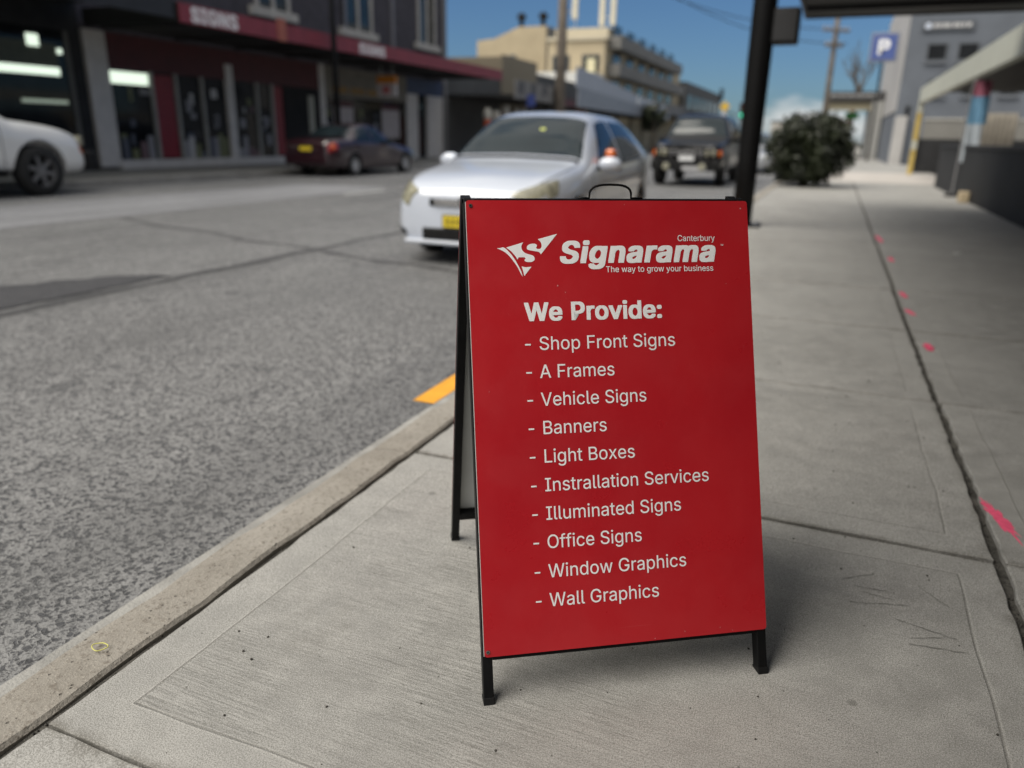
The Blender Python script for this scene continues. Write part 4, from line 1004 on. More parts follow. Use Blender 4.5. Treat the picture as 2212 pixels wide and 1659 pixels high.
class Car:
    """body surface lofted through stations (y, sill z, belt z, top z, half width, roof half width); the nose is at y = 0"""
    def __init__(s, st, arch_r, wheels, track):
        a = np.array(st, float)
        s.f = [pchip(a[:, 0], a[:, k]) for k in range(1, 6)]
        s.L = a[-1, 0]; s.arch_r, s.wheels, s.track = arch_r, wheels, track
    def sec(s, y):
        zb, zl, zt, w, wt = (f(y) for f in s.f)
        H = zt - zl
        pts = [(0, zb), (0.78 * w, zb), (0.95 * w, zb + 0.07), (1.0 * w, zb + 0.42 * (zl - zb)), (0.99 * w, zb + 0.8 * (zl - zb)), (0.955 * w, zl),
               (wt + (0.955 * w - wt) * 0.12, zt - 0.16 * H), (wt * 0.93, zt - 0.05 * H), (wt * 0.6, zt + 0.002), (0, zt + 0.012)]
        tk = [0, 0.08, 0.14, 0.28, 0.42, 0.5, 0.74, 0.80, 0.88, 1.0]
        return tk, pts
    def P(s, y, t, side=1):
        tk, pts = s.sec(y)
        k = ('c', round(y, 5))
        if getattr(s, '_k', None) != k:
            s._k = k; s._fx = pchip(tk, [p[0] for p in pts]); s._fz = pchip(tk, [p[1] for p in pts])
        return Vector((side * s._fx(t), y, s._fz(t)))
    def normal(s, y, t, side):
        e = 0.004
        a = s.P(min(y + 0.02, s.L), t, side) - s.P(max(y - 0.02, 0), t, side); b = s.P(y, min(t + e, 1), side) - s.P(y, max(t - e, 0), side)
        n = a.cross(b) * side
        n.normalize()
        c = Vector((0, y, 0.6))
        if n.dot(s.P(y, t, side) - c) < 0: n = -n
        return n
    def shell(s, name, m_, parent):
        m = MB(); ny, nt = 110, 40
        rows = []
        for i in range(ny + 1):
            y = s.L * i / ny
            r = [s.P(y, t / nt, 1) for t in range(nt + 1)]
            l = [s.P(y, t / nt, -1) for t in range(nt - 1, 0, -1)]
            rows.append([m.bm.verts.new(p) for p in r + l])
        n = len(rows[0])
        for i in range(ny):
            for k in range(n):
                m.bm.faces.new((rows[i][k], rows[i][(k + 1) % n], rows[i + 1][(k + 1) % n], rows[i + 1][k]))
        m.bm.faces.new(rows[0][::-1]); m.bm.faces.new(rows[-1])
        o = m.build(name, m_, parent, smooth=False)
        cutters = []
        for wy in s.wheels:
            for sd_ in (-1, 1):
                c = MB().lathe([(s.arch_r, 0), (s.arch_r, 0.34)], (0, 0, 0), 'x', 40)
                for v in c.bm.verts:
                    v.co = Vector((sd_ * (s.track - 0.22 + v.co.x), wy + v.co.y, s.wr + 0.02 + v.co.z))
                co = c.build('cutter', m_)
                cutters.append(co)
                md = o.modifiers.new('b', 'BOOLEAN'); md.operation = 'DIFFERENCE'; md.object = co; md.solver = 'EXACT'
        bpy.context.view_layer.update()
        dg = bpy.context.evaluated_depsgraph_get()
        me = bpy.data.meshes.new_from_object(o.evaluated_get(dg))
        o.modifiers.clear(); old = o.data; o.data = me
        bpy.data.meshes.remove(old)
        for c in cutters: bpy.data.objects.remove(c, do_unlink=True)
        bmx = bmesh.new(); bmx.from_mesh(me)
        for f in bmx.faces: f.smooth = True
        for e in bmx.edges:
            if len(e.link_faces) == 2 and e.calc_face_angle(0) > 0.7: e.smooth = False
        bmx.to_mesh(me); bmx.free()
        return o
    def patch(s, name, m_, parent, quad, side=1, off=0.004, n=12, both=False):
        """quad: four (y, t) corners; both=True spans the centre line (t of the corners is mirrored)"""
        m = MB()
        def uv(a, b):
            (y0, t0), (y1, t1), (y2, t2), (y3, t3) = quad
            return ((1-a)*(1-b)*y0 + a*(1-b)*y1 + a*b*y2 + (1-a)*b*y3, (1-a)*(1-b)*t0 + a*(1-b)*t1 + a*b*t2 + (1-a)*b*t3)
        outer = []
        for i in range(n + 1):
            row = []
            for j in range(n + 1):
                if both:
                    (ya, ta), (yb, tb) = quad[0], quad[1]
                    y = ya + (yb - ya) * i / n; t0 = ta + (tb - ta) * i / n
                    u = -1 + 2 * j / n; sd_ = 1 if u >= 0 else -1
                    t = 1 - (1 - t0) * abs(u)
                else:
                    y, t = uv(i / n, j / n); sd_ = side
                row.append(s.P(y, t, sd_) + s.normal(y, min(t, 0.995), sd_) * off)
            outer.append([m.bm.verts.new(p) for p in row])
        for i in range(n):
            for j in range(n): m.bm.faces.new((outer[i][j], outer[i][j+1], outer[i+1][j+1], outer[i+1][j]))
        return m.build(name, m_, parent, smooth=True)

def wheel(parent, x, y, r, wdt, side, spokes=5, rimmat=None):
    w = empty('wheel', (x, y, r)); w.parent = parent
    c = (0, 0, 0)
    def put(mb, nm, mt, sm=True):
        me_o = mb.build(nm, mt, None, smooth=sm); me_o.parent = w; return me_o
    h = wdt / 2
    put(MB().lathe([(r * 0.62, -h), (r * 0.90, -h), (r * 0.985, -h * 0.75), (r, -h * 0.3), (r, h * 0.3), (r * 0.985, h * 0.75), (r * 0.90, h), (r * 0.62, h), (r * 0.62, -h)], c, 'x', 36, cap=False), 'tyre', TYRE)
    m = MB()
    rr = r * 0.645
    m.lathe([(rr, -side * h * 0.9), (rr, side * h * 0.85), (rr * 0.94, side * h * 0.9), (rr * 0.90, side * h * 0.7), (rr * 0.90, -side * h * 0.9), (rr, -side * h * 0.9)], c, 'x', 36, cap=False)
    m.lathe([(0.0, side * h * 0.55), (r * 0.16, side * h * 0.55), (r * 0.17, side * h * 0.75), (0.0, side * h * 0.8)], c, 'x', 16)
    for k in range(spokes):
        a = 2 * math.pi * k / spokes + 0.3
        d = Vector((0, math.cos(a), math.sin(a))); e = Vector((0, -math.sin(a), math.cos(a)))
        m.obox(Vector((side * h * 0.62, 0, 0)) + d * rr * 0.53, d * rr * 0.45, e * rr * 0.13, (0.012, 0, 0), 0.004)
    put(m, 'rim', rimmat or ALLOY, False)
    put(MB().lathe([(0.0, -0.01), (rr * 0.88, -0.01), (rr * 0.88, 0.0), (0.0, 0.001)], (side * -h * 0.1, 0, 0), 'x', 24), 'brake_disc', BLACKPL)
    return w

def mirror(parent, x, y, z, side, m_):
    h = MB()
    b = bmesh.new(); bmesh.ops.create_icosphere(b, subdivisions=3, radius=1)
    for v in b.verts:
        q = v.co
        v.co = Vector((x + side * 0.12 + q.x * 0.125, y + q.y * 0.075 * (1 if q.y < 0 else 0.4), z + q.z * 0.082))
    h.join(b)
    o = h.build('wing_mirror', m_, parent, smooth=True)
    MB().obox((x + side * 0.01, y + 0.02, z - 0.05), (0.045, 0, 0.012), (0, 0.035, 0), (0, 0, 0.015), 0.004).build('mirror_arm', BLACKPL, o)
    MB().obox((x + side * 0.12, y + 0.033, z), (0.105, 0, 0), (0, 0.002, 0), (0, 0, 0.062), 0.0).build('mirror_glass', GLASS, o)
    return o

def cabin_dark(car, y0, y1): pass

# ---- white hatchback in the near lane, nose towards the camera
WHITEP = mat('white_car_paint', (0.52, 0.56, 0.64), 0.28, 0.015, 3, coat=1.0)
HW = Car([(0.00, 0.20, 0.53, 0.655, 0.54, 0.42), (0.05, 0.18, 0.57, 0.715, 0.65, 0.50), (0.16, 0.175, 0.62, 0.775, 0.745, 0.60), (0.40, 0.17, 0.685, 0.845, 0.81, 0.66),
          (0.80, 0.17, 0.755, 0.91, 0.845, 0.68), (1.12, 0.17, 0.81, 0.955, 0.85, 0.68), (1.22, 0.17, 0.825, 0.99, 0.85, 0.665), (1.55, 0.17, 0.87, 1.225, 0.85, 0.60), (1.92, 0.17, 0.89, 1.415, 0.85, 0.555),
          (2.35, 0.17, 0.905, 1.475, 0.85, 0.545), (3.0, 0.17, 0.93, 1.465, 0.85, 0.54), (3.55, 0.18, 0.96, 1.39, 0.84, 0.53), (3.9, 0.22, 0.97, 1.24, 0.81, 0.52), (4.1, 0.26, 0.92, 1.04, 0.76, 0.52), (4.2, 0.30, 0.78, 0.86, 0.66, 0.48)], 0.335, (0.83, 3.43), 0.85)
HW.wr = 0.305
def hatch():
    r = thing('parked_car', 'white five-door hatchback facing the camera behind the red sign', 'car', (0, 0, 0))
    HW.shell('body', WHITEP, r)
    for wy in HW.wheels:
        for sd_ in (-1, 1): wheel(r, sd_ * 0.745, wy, 0.305, 0.19, sd_)
    HW.patch('windscreen', GLASS, r, [(1.26, 0.70), (1.88, 0.765)], both=True, n=20)
    HW.patch('rear_window', GLASS, r, [(3.62, 0.79), (3.98, 0.76)], both=True)
    for sd_ in (-1, 1):
        HW.patch('front_window', GLASS, r, [(1.52, 0.515), (2.42, 0.515), (2.42, 0.735), (2.02, 0.735)], sd_)
        HW.patch('rear_side_window', GLASS, r, [(2.50, 0.515), (3.46, 0.525), (3.30, 0.735), (2.50, 0.735)], sd_)
        hl = HW.patch('headlight', LAMP, r, [(0.02, 0.49), (0.40, 0.50), (0.52, 0.66), (0.03, 0.79)], sd_, off=0.006)
        HW.patch('bulb_housing', ALLOY, hl, [(0.14, 0.48), (0.24, 0.48), (0.24, 0.56), (0.14, 0.56)], sd_, off=0.009, n=4)
        HW.patch('fog_light_recess', BLACKPL, r, [(0.03, 0.17), (0.17, 0.17), (0.13, 0.27), (0.03, 0.25)], sd_, off=0.006)
        HW.patch('tail_light', REDLENS, r, [(4.0, 0.40), (4.16, 0.40), (4.12, 0.6), (3.98, 0.6)], sd_, off=0.006)
        mirror(r, sd_ * 0.80, 1.58, 0.93, sd_, WHITEP)
        for y in (2.02, 2.95):
            HW.patch('door_handle', WHITEP, r, [(y + 0.28, 0.43), (y + 0.46, 0.43), (y + 0.46, 0.455), (y + 0.28, 0.455)], sd_, off=0.02, n=4)
        for y in (1.30, 2.46, 3.38):
            HW.patch('door_gap', BLACKPL, r, [(y, 0.16), (y + 0.012, 0.16), (y + 0.012, 0.5), (y, 0.5)], sd_, off=0.002, n=10)
        HW.patch('side_rubbing_strip', WHITEP, r, [(1.36, 0.29), (3.05, 0.29), (3.05, 0.315), (1.36, 0.315)], sd_, off=0.012, n=8)
    for sd_ in (-1, 1):
        HW.patch('bonnet_gap', BLACKPL, r, [(0.20, 0.735), (1.16, 0.715), (1.16, 0.725), (0.20, 0.745)], sd_, off=0.002, n=14)
        HW.patch('chrome_strip', mat('window_trim', (0.03, 0.03, 0.03), 0.4), r, [(1.45, 0.503), (3.50, 0.503), (3.50, 0.513), (1.45, 0.513)], sd_, off=0.006, n=14)
    HW.patch('cowl_panel', BLACKPL, r, [(1.165, 0.72), (1.235, 0.715)], both=True, n=14, off=0.003)
    g1 = MB().obox((0, 0.035, 0.59), (0.34, 0, 0), (0, 0.045, 0), (0, 0, 0.036), 0.012).build('grille', BLACKPL, r)
    for k in range(3):
        MB().obox((0, -0.012, 0.569 + k * 0.021), (0.28, 0, 0), (0, 0.004, 0), (0, 0, 0.005), 0.0015).build('grille_bar', ALLOY, g1)
    MB().lathe([(0.0, -0.014), (0.045, -0.012), (0.052, 0.0), (0.052, 0.05)], (0, -0.012, 0.605), 'y', 20).build('bonnet_badge', CHROME, r)
    MB().obox((0, 0.03, 0.295), (0.42, 0, 0), (0, 0.045, 0), (0, 0, 0.058), 0.02).build('lower_intake', BLACKPL, r)
    MB().obox((0, 0.02, 0.215), (0.60, 0, 0), (0, 0.05, 0), (0, 0, 0.02), 0.012).build('bumper_lip', WHITEP, r)
    pl = MB().obox((0.0, -0.028, 0.42), (0.186, 0, 0), (0, 0.004, 0), (0, 0, 0.054), 0.002).build('number_plate', YPLATE, r)
    MB().obox((0.0, -0.0, 0.42), (0.20, 0, 0), (0, 0.022, 0), (0, 0, 0.062), 0.004).build('plate_holder', BLACKPL, pl)
    for k in range(6):
        MB().obox((-0.135 + k * 0.054, -0.033, 0.42), (0.011, 0, 0), (0, 0.0012, 0), (0, 0, 0.030), 0).build('plate_marking', mat('plate_ink', (0.06, 0.05, 0.01), 0.6), pl)
    for sd_ in (-1, 1):
        a = [HW.P(1.17, 1 - 0.2, 1)]
        MB().obox((sd_ * 0.28, 1.30, 1.018), (0.26, 0.03 * sd_, 0.012), (0, 0.008, 0), (0, 0, 0.006), 0).build('wiper', BLACKPL, r)
    MB().obox((0.16, 1.60, 1.268), (0.03, 0, 0), (0, 0.003, 0.002), (0, 0.02, 0.022), 0).build('window_sticker', mat('lime_sticker', (0.45, 0.5, 0.12), 0.6), r)
    MB().obox((0.87, 1.80, 1.02), (0.05, 0, 0), (0, 0.07, 0), (0, 0, 0.065), 0.025).build('orange_spot', AMBER, r)  # orange block put in for a spot of colour at the side window
    return r
car = hatch(); car.location = (-3.06, 6.25, RZ); car.scale = (1.0, 1.0, 0.965)

# ---- dark maroon sedan parked on the far side, tail towards the camera
MAROON = mat('maroon_car_paint', (0.022, 0.005, 0.009), 0.3, 0.05, 3, coat=1.0)
SD = Car([(0.00, 0.24, 0.48, 0.58, 0.56, 0.42), (0.06, 0.20, 0.54, 0.65, 0.68, 0.52), (0.25, 0.18, 0.62, 0.74, 0.80, 0.64), (0.8, 0.18, 0.70, 0.83, 0.86, 0.68), (1.35, 0.18, 0.78, 0.91, 0.875, 0.68), (1.5, 0.18, 0.82, 0.98, 0.875, 0.66),
          (1.9, 0.18, 0.86, 1.24, 0.875, 0.58), (2.25, 0.18, 0.87, 1.38, 0.875, 0.545), (2.7, 0.18, 0.88, 1.42, 0.875, 0.54), (3.25, 0.18, 0.90, 1.37, 0.875, 0.54), (3.7, 0.19, 0.91, 1.16, 0.87, 0.58), (3.95, 0.20, 0.91, 1.035, 0.865, 0.66),
          (4.3, 0.21, 0.90, 1.015, 0.85, 0.68), (4.6, 0.24, 0.88, 0.985, 0.80, 0.64), (4.72, 0.28, 0.82, 0.93, 0.72, 0.58), (4.78, 0.32, 0.72, 0.82, 0.64, 0.50)], 0.335, (0.92, 3.70), 0.875)
SD.wr = 0.31
def sedan():
    r = thing('sedan_car', 'dark maroon sedan parked by the far kerb with its tail towards us', 'car', (0, 0, 0))
    SD.shell('body', MAROON, r)
    for wy in SD.wheels:
        for sd_ in (-1, 1): wheel(r, sd_ * 0.765, wy, 0.31, 0.2, sd_, 7)
    SD.patch('windscreen', GLASS, r, [(1.54, 0.70), (2.2, 0.765)], both=True, n=16)
    SD.patch('rear_window', GLASS, r, [(3.36, 0.775), (3.90, 0.71)], both=True, n=16)
    for sd_ in (-1, 1):
        SD.patch('front_window', GLASS, r, [(1.86, 0.515), (2.68, 0.515), (2.68, 0.735), (2.30, 0.735)], sd_)
        SD.patch('rear_side_window', GLASS, r, [(2.76, 0.515), (3.62, 0.525), (3.32, 0.73), (2.76, 0.735)], sd_)
        tl = SD.patch('tail_light', REDLENS, r, [(4.45, 0.40), (4.74, 0.38), (4.73, 0.54), (4.47, 0.52)], sd_, off=0.006)
        SD.patch('indicator_lens', AMBER, tl, [(4.56, 0.42), (4.66, 0.42), (4.66, 0.50), (4.56, 0.50)], sd_, off=0.010, n=5)
        SD.patch('headlight', LAMP, r, [(0.08, 0.42), (0.4, 0.44), (0.45, 0.56), (0.12, 0.58)], sd_, off=0.006)
        mirror(r, sd_ * 0.83, 1.95, 0.95, sd_, MAROON)
        for y in (2.25, 3.15):
            SD.patch('door_handle', MAROON, r, [(y + 0.22, 0.43), (y + 0.40, 0.43), (y + 0.40, 0.455), (y + 0.22, 0.455)], sd_, off=0.02, n=4)
        for y in (1.55, 2.72, 3.60):
            SD.patch('door_gap', BLACKPL, r, [(y, 0.16), (y + 0.012, 0.16), (y + 0.012, 0.5), (y, 0.5)], sd_, off=0.002, n=10)
    MB().obox((0, 4.79, 0.74), (0.19, 0, 0), (0, 0.006, 0), (0, 0, 0.055), 0.002).build('number_plate', YPLATE, r)
    MB().obox((0, 4.74, 0.44), (0.70, 0, 0), (0, 0.075, 0), (0, 0, 0.10), 0.03).build('rear_bumper', MAROON, r)
    MB().obox((0.45, 4.80, 0.27), (0.035, 0, 0), (0, 0.05, 0), (0, 0, 0.03), 0.012).build('exhaust_pipe', CHROME, r)
    return r
car2 = sedan()
# nose points along the street: turn it round
car2.rotation_euler = (0, 0, math.pi); car2.location = (-13.30, 22.3, RZ)

# ---- four-wheel drives
BLACKP = mat('black_car_paint', (0.006, 0.006, 0.007), 0.25, 0.05, 3, coat=0.35, spec=0.3)
FWB = Car([(0.00, 0.42, 0.82, 0.98, 0.76, 0.66), (0.06, 0.40, 0.88, 1.04, 0.84, 0.72), (0.3, 0.38, 0.95, 1.08, 0.90, 0.76), (0.9, 0.36, 1.0, 1.12, 0.92, 0.78), (1.28, 0.36, 1.02, 1.16, 0.92, 0.76), (1.38, 0.36, 1.05, 1.24, 0.92, 0.74),
          (1.62, 0.36, 1.08, 1.50, 0.92, 0.69), (1.86, 0.36, 1.09, 1.72, 0.92, 0.66), (2.3, 0.36, 1.10, 1.80, 0.92, 0.66), (3.6, 0.36, 1.12, 1.81, 0.92, 0.66), (4.3, 0.38, 1.12, 1.77, 0.91, 0.65), (4.55, 0.42, 1.10, 1.60, 0.88, 0.66), (4.68, 0.48, 1.02, 1.20, 0.82, 0.66)], 0.43, (0.88, 3.65), 0.92)
FWB.wr = 0.385
FS = Car([(0.00, 0.36, 0.58, 0.74, 0.70, 0.60), (0.05, 0.34, 0.68, 0.85, 0.80, 0.68), (0.22, 0.33, 0.80, 0.96, 0.88, 0.74), (0.55, 0.33, 0.90, 1.05, 0.915, 0.77), (1.0, 0.34, 0.98, 1.11, 0.92, 0.78), (1.28, 0.36, 1.02, 1.15, 0.92, 0.76), (1.38, 0.36, 1.05, 1.22, 0.92, 0.74),
          (1.66, 0.36, 1.08, 1.46, 0.92, 0.69), (1.95, 0.36, 1.09, 1.66, 0.92, 0.65), (2.4, 0.36, 1.10, 1.74, 0.92, 0.64), (3.6, 0.36, 1.12, 1.74, 0.92, 0.64), (4.3, 0.38, 1.12, 1.66, 0.91, 0.63), (4.55, 0.42, 1.10, 1.45, 0.88, 0.64), (4.68, 0.48, 1.02, 1.18, 0.82, 0.64)], 0.45, (0.92, 3.65), 0.92)
FS.wr = 0.385
def fourwd(name, label, paint, rimmat, bull=True):
    FW = FWB if bull else FS
    r = thing(name, label, 'car', (0, 0, 0))
    FW.shell('body', paint, r)
    for wy in FW.wheels:
        for sd_ in (-1, 1): wheel(r, sd_ * 0.80, wy, 0.385, 0.25, sd_, 6, rimmat)
    FW.patch('windscreen', GLASS, r, [(1.41, 0.68), (1.83, 0.765)], both=True, n=16)
    FW.patch('rear_window', GLASS, r, [(4.36, 0.775), (4.56, 0.70)], both=True)
    for sd_ in (-1, 1):
        FW.patch('front_window', GLASS, r, [(1.72, 0.515), (2.62, 0.515), (2.62, 0.735), (1.92, 0.735)], sd_)
        FW.patch('rear_side_window', GLASS, r, [(2.70, 0.515), (3.46, 0.515), (3.46, 0.735), (2.70, 0.735)], sd_)
        FW.patch('quarter_window', GLASS, r, [(3.54, 0.515), (4.32, 0.515), (4.24, 0.735), (3.54, 0.735)], sd_)
        hl = MB().obox((sd_ * 0.60, 0.005, 0.83), (0.13, 0, 0), (0, 0.03, 0), (0, 0, 0.075), 0.015).build('headlight', LAMP, r)
        FW.patch('indicator_light', AMBER, r, [(0.035, 0.40), (0.16, 0.40), (0.16, 0.50), (0.035, 0.50)], sd_, off=0.008, n=5)
        FW.patch('side_step', BLACKPL, r, [(1.45, 0.09), (3.1, 0.09), (3.1, 0.14), (1.45, 0.14)], sd_, off=0.05, n=6)
        mirror(r, sd_ * 0.86, 1.72, 1.16, sd_, BLACKPL)
        for y in (1.50, 2.66, 3.50):
            FW.patch('door_gap', BLACKPL, r, [(y, 0.16), (y + 0.012, 0.16), (y + 0.012, 0.5), (y, 0.5)], sd_, off=0.002, n=10)
    g1 = MB().obox((0, 0.01, 0.83), (0.44, 0, 0), (0, 0.025, 0), (0, 0, 0.08), 0.012).build('grille', BLACKPL, r)
    for k in range(4):
        MB().obox((0, -0.018, 0.775 + k * 0.036), (0.42, 0, 0), (0, 0.006, 0), (0, 0, 0.006), 0.002).build('grille_bar', ALLOY, g1)
    bp = MB().obox((0, -0.05, 0.54), (0.86, 0, 0), (0, 0.11, 0), (0, 0, 0.13), 0.04).build('front_bumper', BLACKPL, r)
    if bull:
        bb = MB()
        bb.tube([(-0.62, -0.13, 0.5), (-0.62, -0.17, 0.9), (-0.5, -0.17, 1.0), (0.5, -0.17, 1.0), (0.62, -0.17, 0.9), (0.62, -0.13, 0.5)], 0.032, 10)
        bb.tube([(-0.28, -0.13, 0.5), (-0.28, -0.17, 0.99)], 0.026, 8); bb.tube([(0.28, -0.13, 0.5), (0.28, -0.17, 0.99)], 0.026, 8)
        bb.build('bull_bar', BLACKP, r, smooth=True)
        for sd_ in (-1, 1):
            MB().lathe([(0.0, -0.03), (0.085, -0.02), (0.09, 0.03), (0.0, 0.06)], (sd_ * 0.45, -0.20, 0.50), 'y', 18).build('fog_light', LAMP, r)
    MB().obox((0.05, -0.21 if bull else -0.17, 0.70 if bull else 0.56), (0.186, 0, 0), (0, 0.004, 0), (0, 0, 0.054), 0.002).build('number_plate', WPLATE, r)
    if bull:
        MB().obox((0.25, -0.168, 0.46), (0.30, 0, 0), (0, 0.006, 0), (0, 0, 0.05), 0.003).build('bumper_bright_strip', ALLOY, bp)  # pale metal strip for the bright spot on the black bumper
        for sd_ in (-1, 1):
            MB().tube([(sd_ * 0.6, 2.1, 1.83), (sd_ * 0.6, 2.15, 1.88), (sd_ * 0.6, 4.0, 1.88), (sd_ * 0.6, 4.05, 1.82)], 0.018, 8).build('roof_rail', BLACKPL, r)
    return r
c3 = fourwd('four_wheel_drive', 'black four-wheel drive with bull bar and fog lights behind the white hatchback', BLACKP, None, True)
c3.location = (-3.50, 20.0, RZ)
WHITESUV = mat('pearl_car_paint', (0.70, 0.70, 0.69), 0.3, 0.015, 3, coat=1.0)
c4 = fourwd('four_wheel_drive', 'white four-wheel drive with dark wheels cut off by the left frame edge', WHITESUV, mat('graphite_rim', (0.15, 0.15, 0.155), 0.3, metal=0.2), False)
c4.rotation_euler = (0, 0, math.pi); c4.scale = (1.1, 1.1, 1.13); c4.location = (-13.85, 10.50, RZ)
c5 = copy_tree(car2)
c5['label'] = 'pale parked sedan partly hidden between the black pole and the bush'
c5.location = (-3.0, 29.0, RZ); c5.rotation_euler = (0, 0, 0)
PALEP = mat('silver_car_paint', (0.45, 0.47, 0.50), 0.3, 0.02, 3, metal=0.4, coat=1.0)
for ch in c5.children:
    if ch.data is not None and ch.data.materials and ch.data.materials[0] is MAROON:
        ch.data = ch.data.copy(); ch.data.materials[0] = PALEP
    
# ------------------------------------------------------------------ shop row across the road
FX, AX = -17.7, -14.5        # facade plane and awning edge
MAUVE = mat('dark_mauve_brick', (0.055, 0.050, 0.060), 0.85, 0.25, 5, bump=0.4, bscale=14)
TRIM = mat('stone_trim', (0.42, 0.40, 0.37), 0.8, 0.12, 3)
WTILE = mat('white_shop_tile', (0.58, 0.56, 0.54), 0.5, 0.08, 4)
REDP = mat('red_fascia_paint', (0.21, 0.032, 0.044), 0.5, 0.12, 3)
REDD = mat('dark_red_panel', (0.07, 0.009, 0.012), 0.55, 0.2, 3)
DKSHOP = mat('dark_interior', (0.014, 0.014, 0.015), 0.9, 0.4, 2)
TUBE = mat('fluorescent_tube', (0.8, 0.85, 0.75), 0.4, 0.02, 3, emit=(0.85, 1.0, 0.82), estr=0.5)
TUBE2 = mat('dim_tube', (0.5, 0.55, 0.45), 0.4, 0.02, 3, emit=(0.75, 0.9, 0.7), estr=0.12)
SHADEG = mat('shop_glass', (0.012, 0.013, 0.015), 0.06, 0.3, 2, spec=0.25)

# dark corner shop on the far left
ds = thing('dark_shop', 'black fronted shop with lit fluorescent tubes in its window at far left', 'shop', (-20, 8, 0))
MB().box(-28, FX, -40, 7.2, 0.0, 13).build('wall', DARKWALL, ds)  # unseen stretch behind the camera, added and raised to shade the road
MB().box(FX - 0.001, FX + 0.001, 14.35, 14.66, 0, 4.2).build('wall', DARKWALL, ds)
MB().box(-28, FX - 0.3, 7.2, 14.66, 4.2, 13).build('wall', MAUVE, ds)
MB().box(-28, -27.7, 7.2, 14.66, 0, 4.2).build('back_wall', mat('green_grey_wall', (0.12, 0.13, 0.10), 0.8), ds)
MB().box(FX - 0.15, FX, 7.2, 14.35, 0.03, 0.62).build('stall_riser', DARKWALL, ds)
MB().box(FX - 0.15, FX, 7.2, 14.35, 3.3, 4.2).build('fascia', DARKWALL, ds)
for k in range(4):
    MB().box(FX + 0.002, FX + 0.012, 11.05 + k * 0.33, 11.28 + k * 0.33, 3.55, 3.85).build('fascia_lettering', mat('faint_letters', (0.07, 0.07, 0.07), 0.7), ds)
for y in (7.2, 10.6, 14.23): MB().box(FX - 0.12, FX - 0.03, y, y + 0.12, 0.62, 3.3).build('window_mullion', mat('worn_frame', (0.13, 0.13, 0.12), 0.6), ds)
MB().box(FX - 0.08, FX - 0.07, 7.2, 14.35, 0.62, 3.3).build('window', SHADEG, ds)
MB().box(FX - 0.069, FX - 0.05, 9.0, 14.0, 2.26, 2.44).build('light_tube', TUBE, ds)
MB().box(FX - 0.069, FX - 0.055, 12.9, 14.1, 1.62, 1.70).build('light_tube', TUBE2, ds)
MB().box(FX - 0.069, FX - 0.058, 9.0, 14.0, 2.45, 2.98).build('window_film', mat('green_film', (0.09, 0.10, 0.075), 0.6), ds)
MB().box(FX - 0.049, FX - 0.03, 13.25, 13.55, 2.88, 3.14).build('ceiling_light', TUBE, ds)
MB().box(FX - 0.049, FX - 0.03, 14.0, 14.12, 2.76, 2.88).build('ceiling_light', TUBE, ds)
daw = MB().box(FX + 0.013, AX, -2, 14.55, 3.95, 4.25).build('awning', DARKSOFFIT, ds)
MB().box(AX + 0.001, AX + 0.04, -2, 14.55, 3.5, 4.3).build('fascia_board', CHAR, daw)

# red sign shop and the two shops next to it: one two-storey terrace
tb = thing('shop_terrace', 'dark two-storey shop terrace with a long red awning lettered SIGNS', 'building', (-20, 25, 0))
MB().box(-28, FX, 14.67, 34.3, 3.42, 12.5).build('upper_wall', MAUVE, tb)
MB().box(-28, -24, 14.67, 34.3, 0.0, 3.418).build('rear_wall', DKSHOP, tb)
MB().box(-23.99, FX, 34.1, 34.3, 0.0, 3.418).build('end_wall', MAUVE, tb)
MB().box(-23.99, FX - 0.2, 14.67, 14.8, 0.0, 3.418).build('end_wall', DARKWALL, tb)
MB().box(-23.99, FX - 0.02, 14.8, 34.1, 0.0, 0.06).build('shop_floor', mat('shop_floor', (0.08, 0.078, 0.075), 0.7), tb)
MB().box(FX, FX + 0.1, 34.02, 34.32, 0.03, 10.5).build('corner_pilaster', mat('grey_pilaster', (0.18, 0.18, 0.185), 0.8), tb)
MB().box(FX + 0.001, FX + 0.09, 26.0, 26.2, 4.3, 10.5).build('drain_pipe', mat('pipe_grey', (0.16, 0.155, 0.17), 0.6), tb)
MB().box(FX + 0.001, FX + 0.09, 29.45, 29.65, 4.3, 10.5).build('drain_pipe', mat('pipe_grey', (0.16, 0.155, 0.17), 0.6), tb)
taw = MB().box(FX + 0.101, AX - 0.001, 14.75, 33.6, 3.50, 3.62).build('awning', DARKSOFFIT, tb)
MB().box(AX, AX + 0.05, 14.72, 33.65, 3.44, 3.86, 0.004).build('red_fascia', REDP, taw)
MB().box(FX + 0.11, AX - 0.001, 14.72, 14.74, 3.44, 3.86).build('end_fascia', DARKSOFFIT, taw)
for k in range(8):
    MB().box(FX + 0.11, AX - 0.002, 15.2 + k * 2.4, 15.27 + k * 2.4, 3.44, 3.498).build('awning_beam', DARKSOFFIT, taw)
for (y0, y1, z0, hgt) in ((15.05, 16.62, 3.48, 0.34), (22.1, 23.65, 3.49, 0.30)):
    m = MB(); text_into(m, 'SIGNS', lambda u, v, l=0.0: Vector((AX + 0.054 + l, u, v)), y0, z0, y1 - y0, hgt, bold=0.05, track=0.05)
    m.build('awning_lettering', mat('white_lettering', (0.72, 0.68, 0.68), 0.5), taw)
MB().box(AX + 0.051, AX + 0.075, 18.15, 18.5, 3.42, 3.98).build('awning_crest', mat('faded_crest', (0.32, 0.10, 0.07), 0.6), taw)
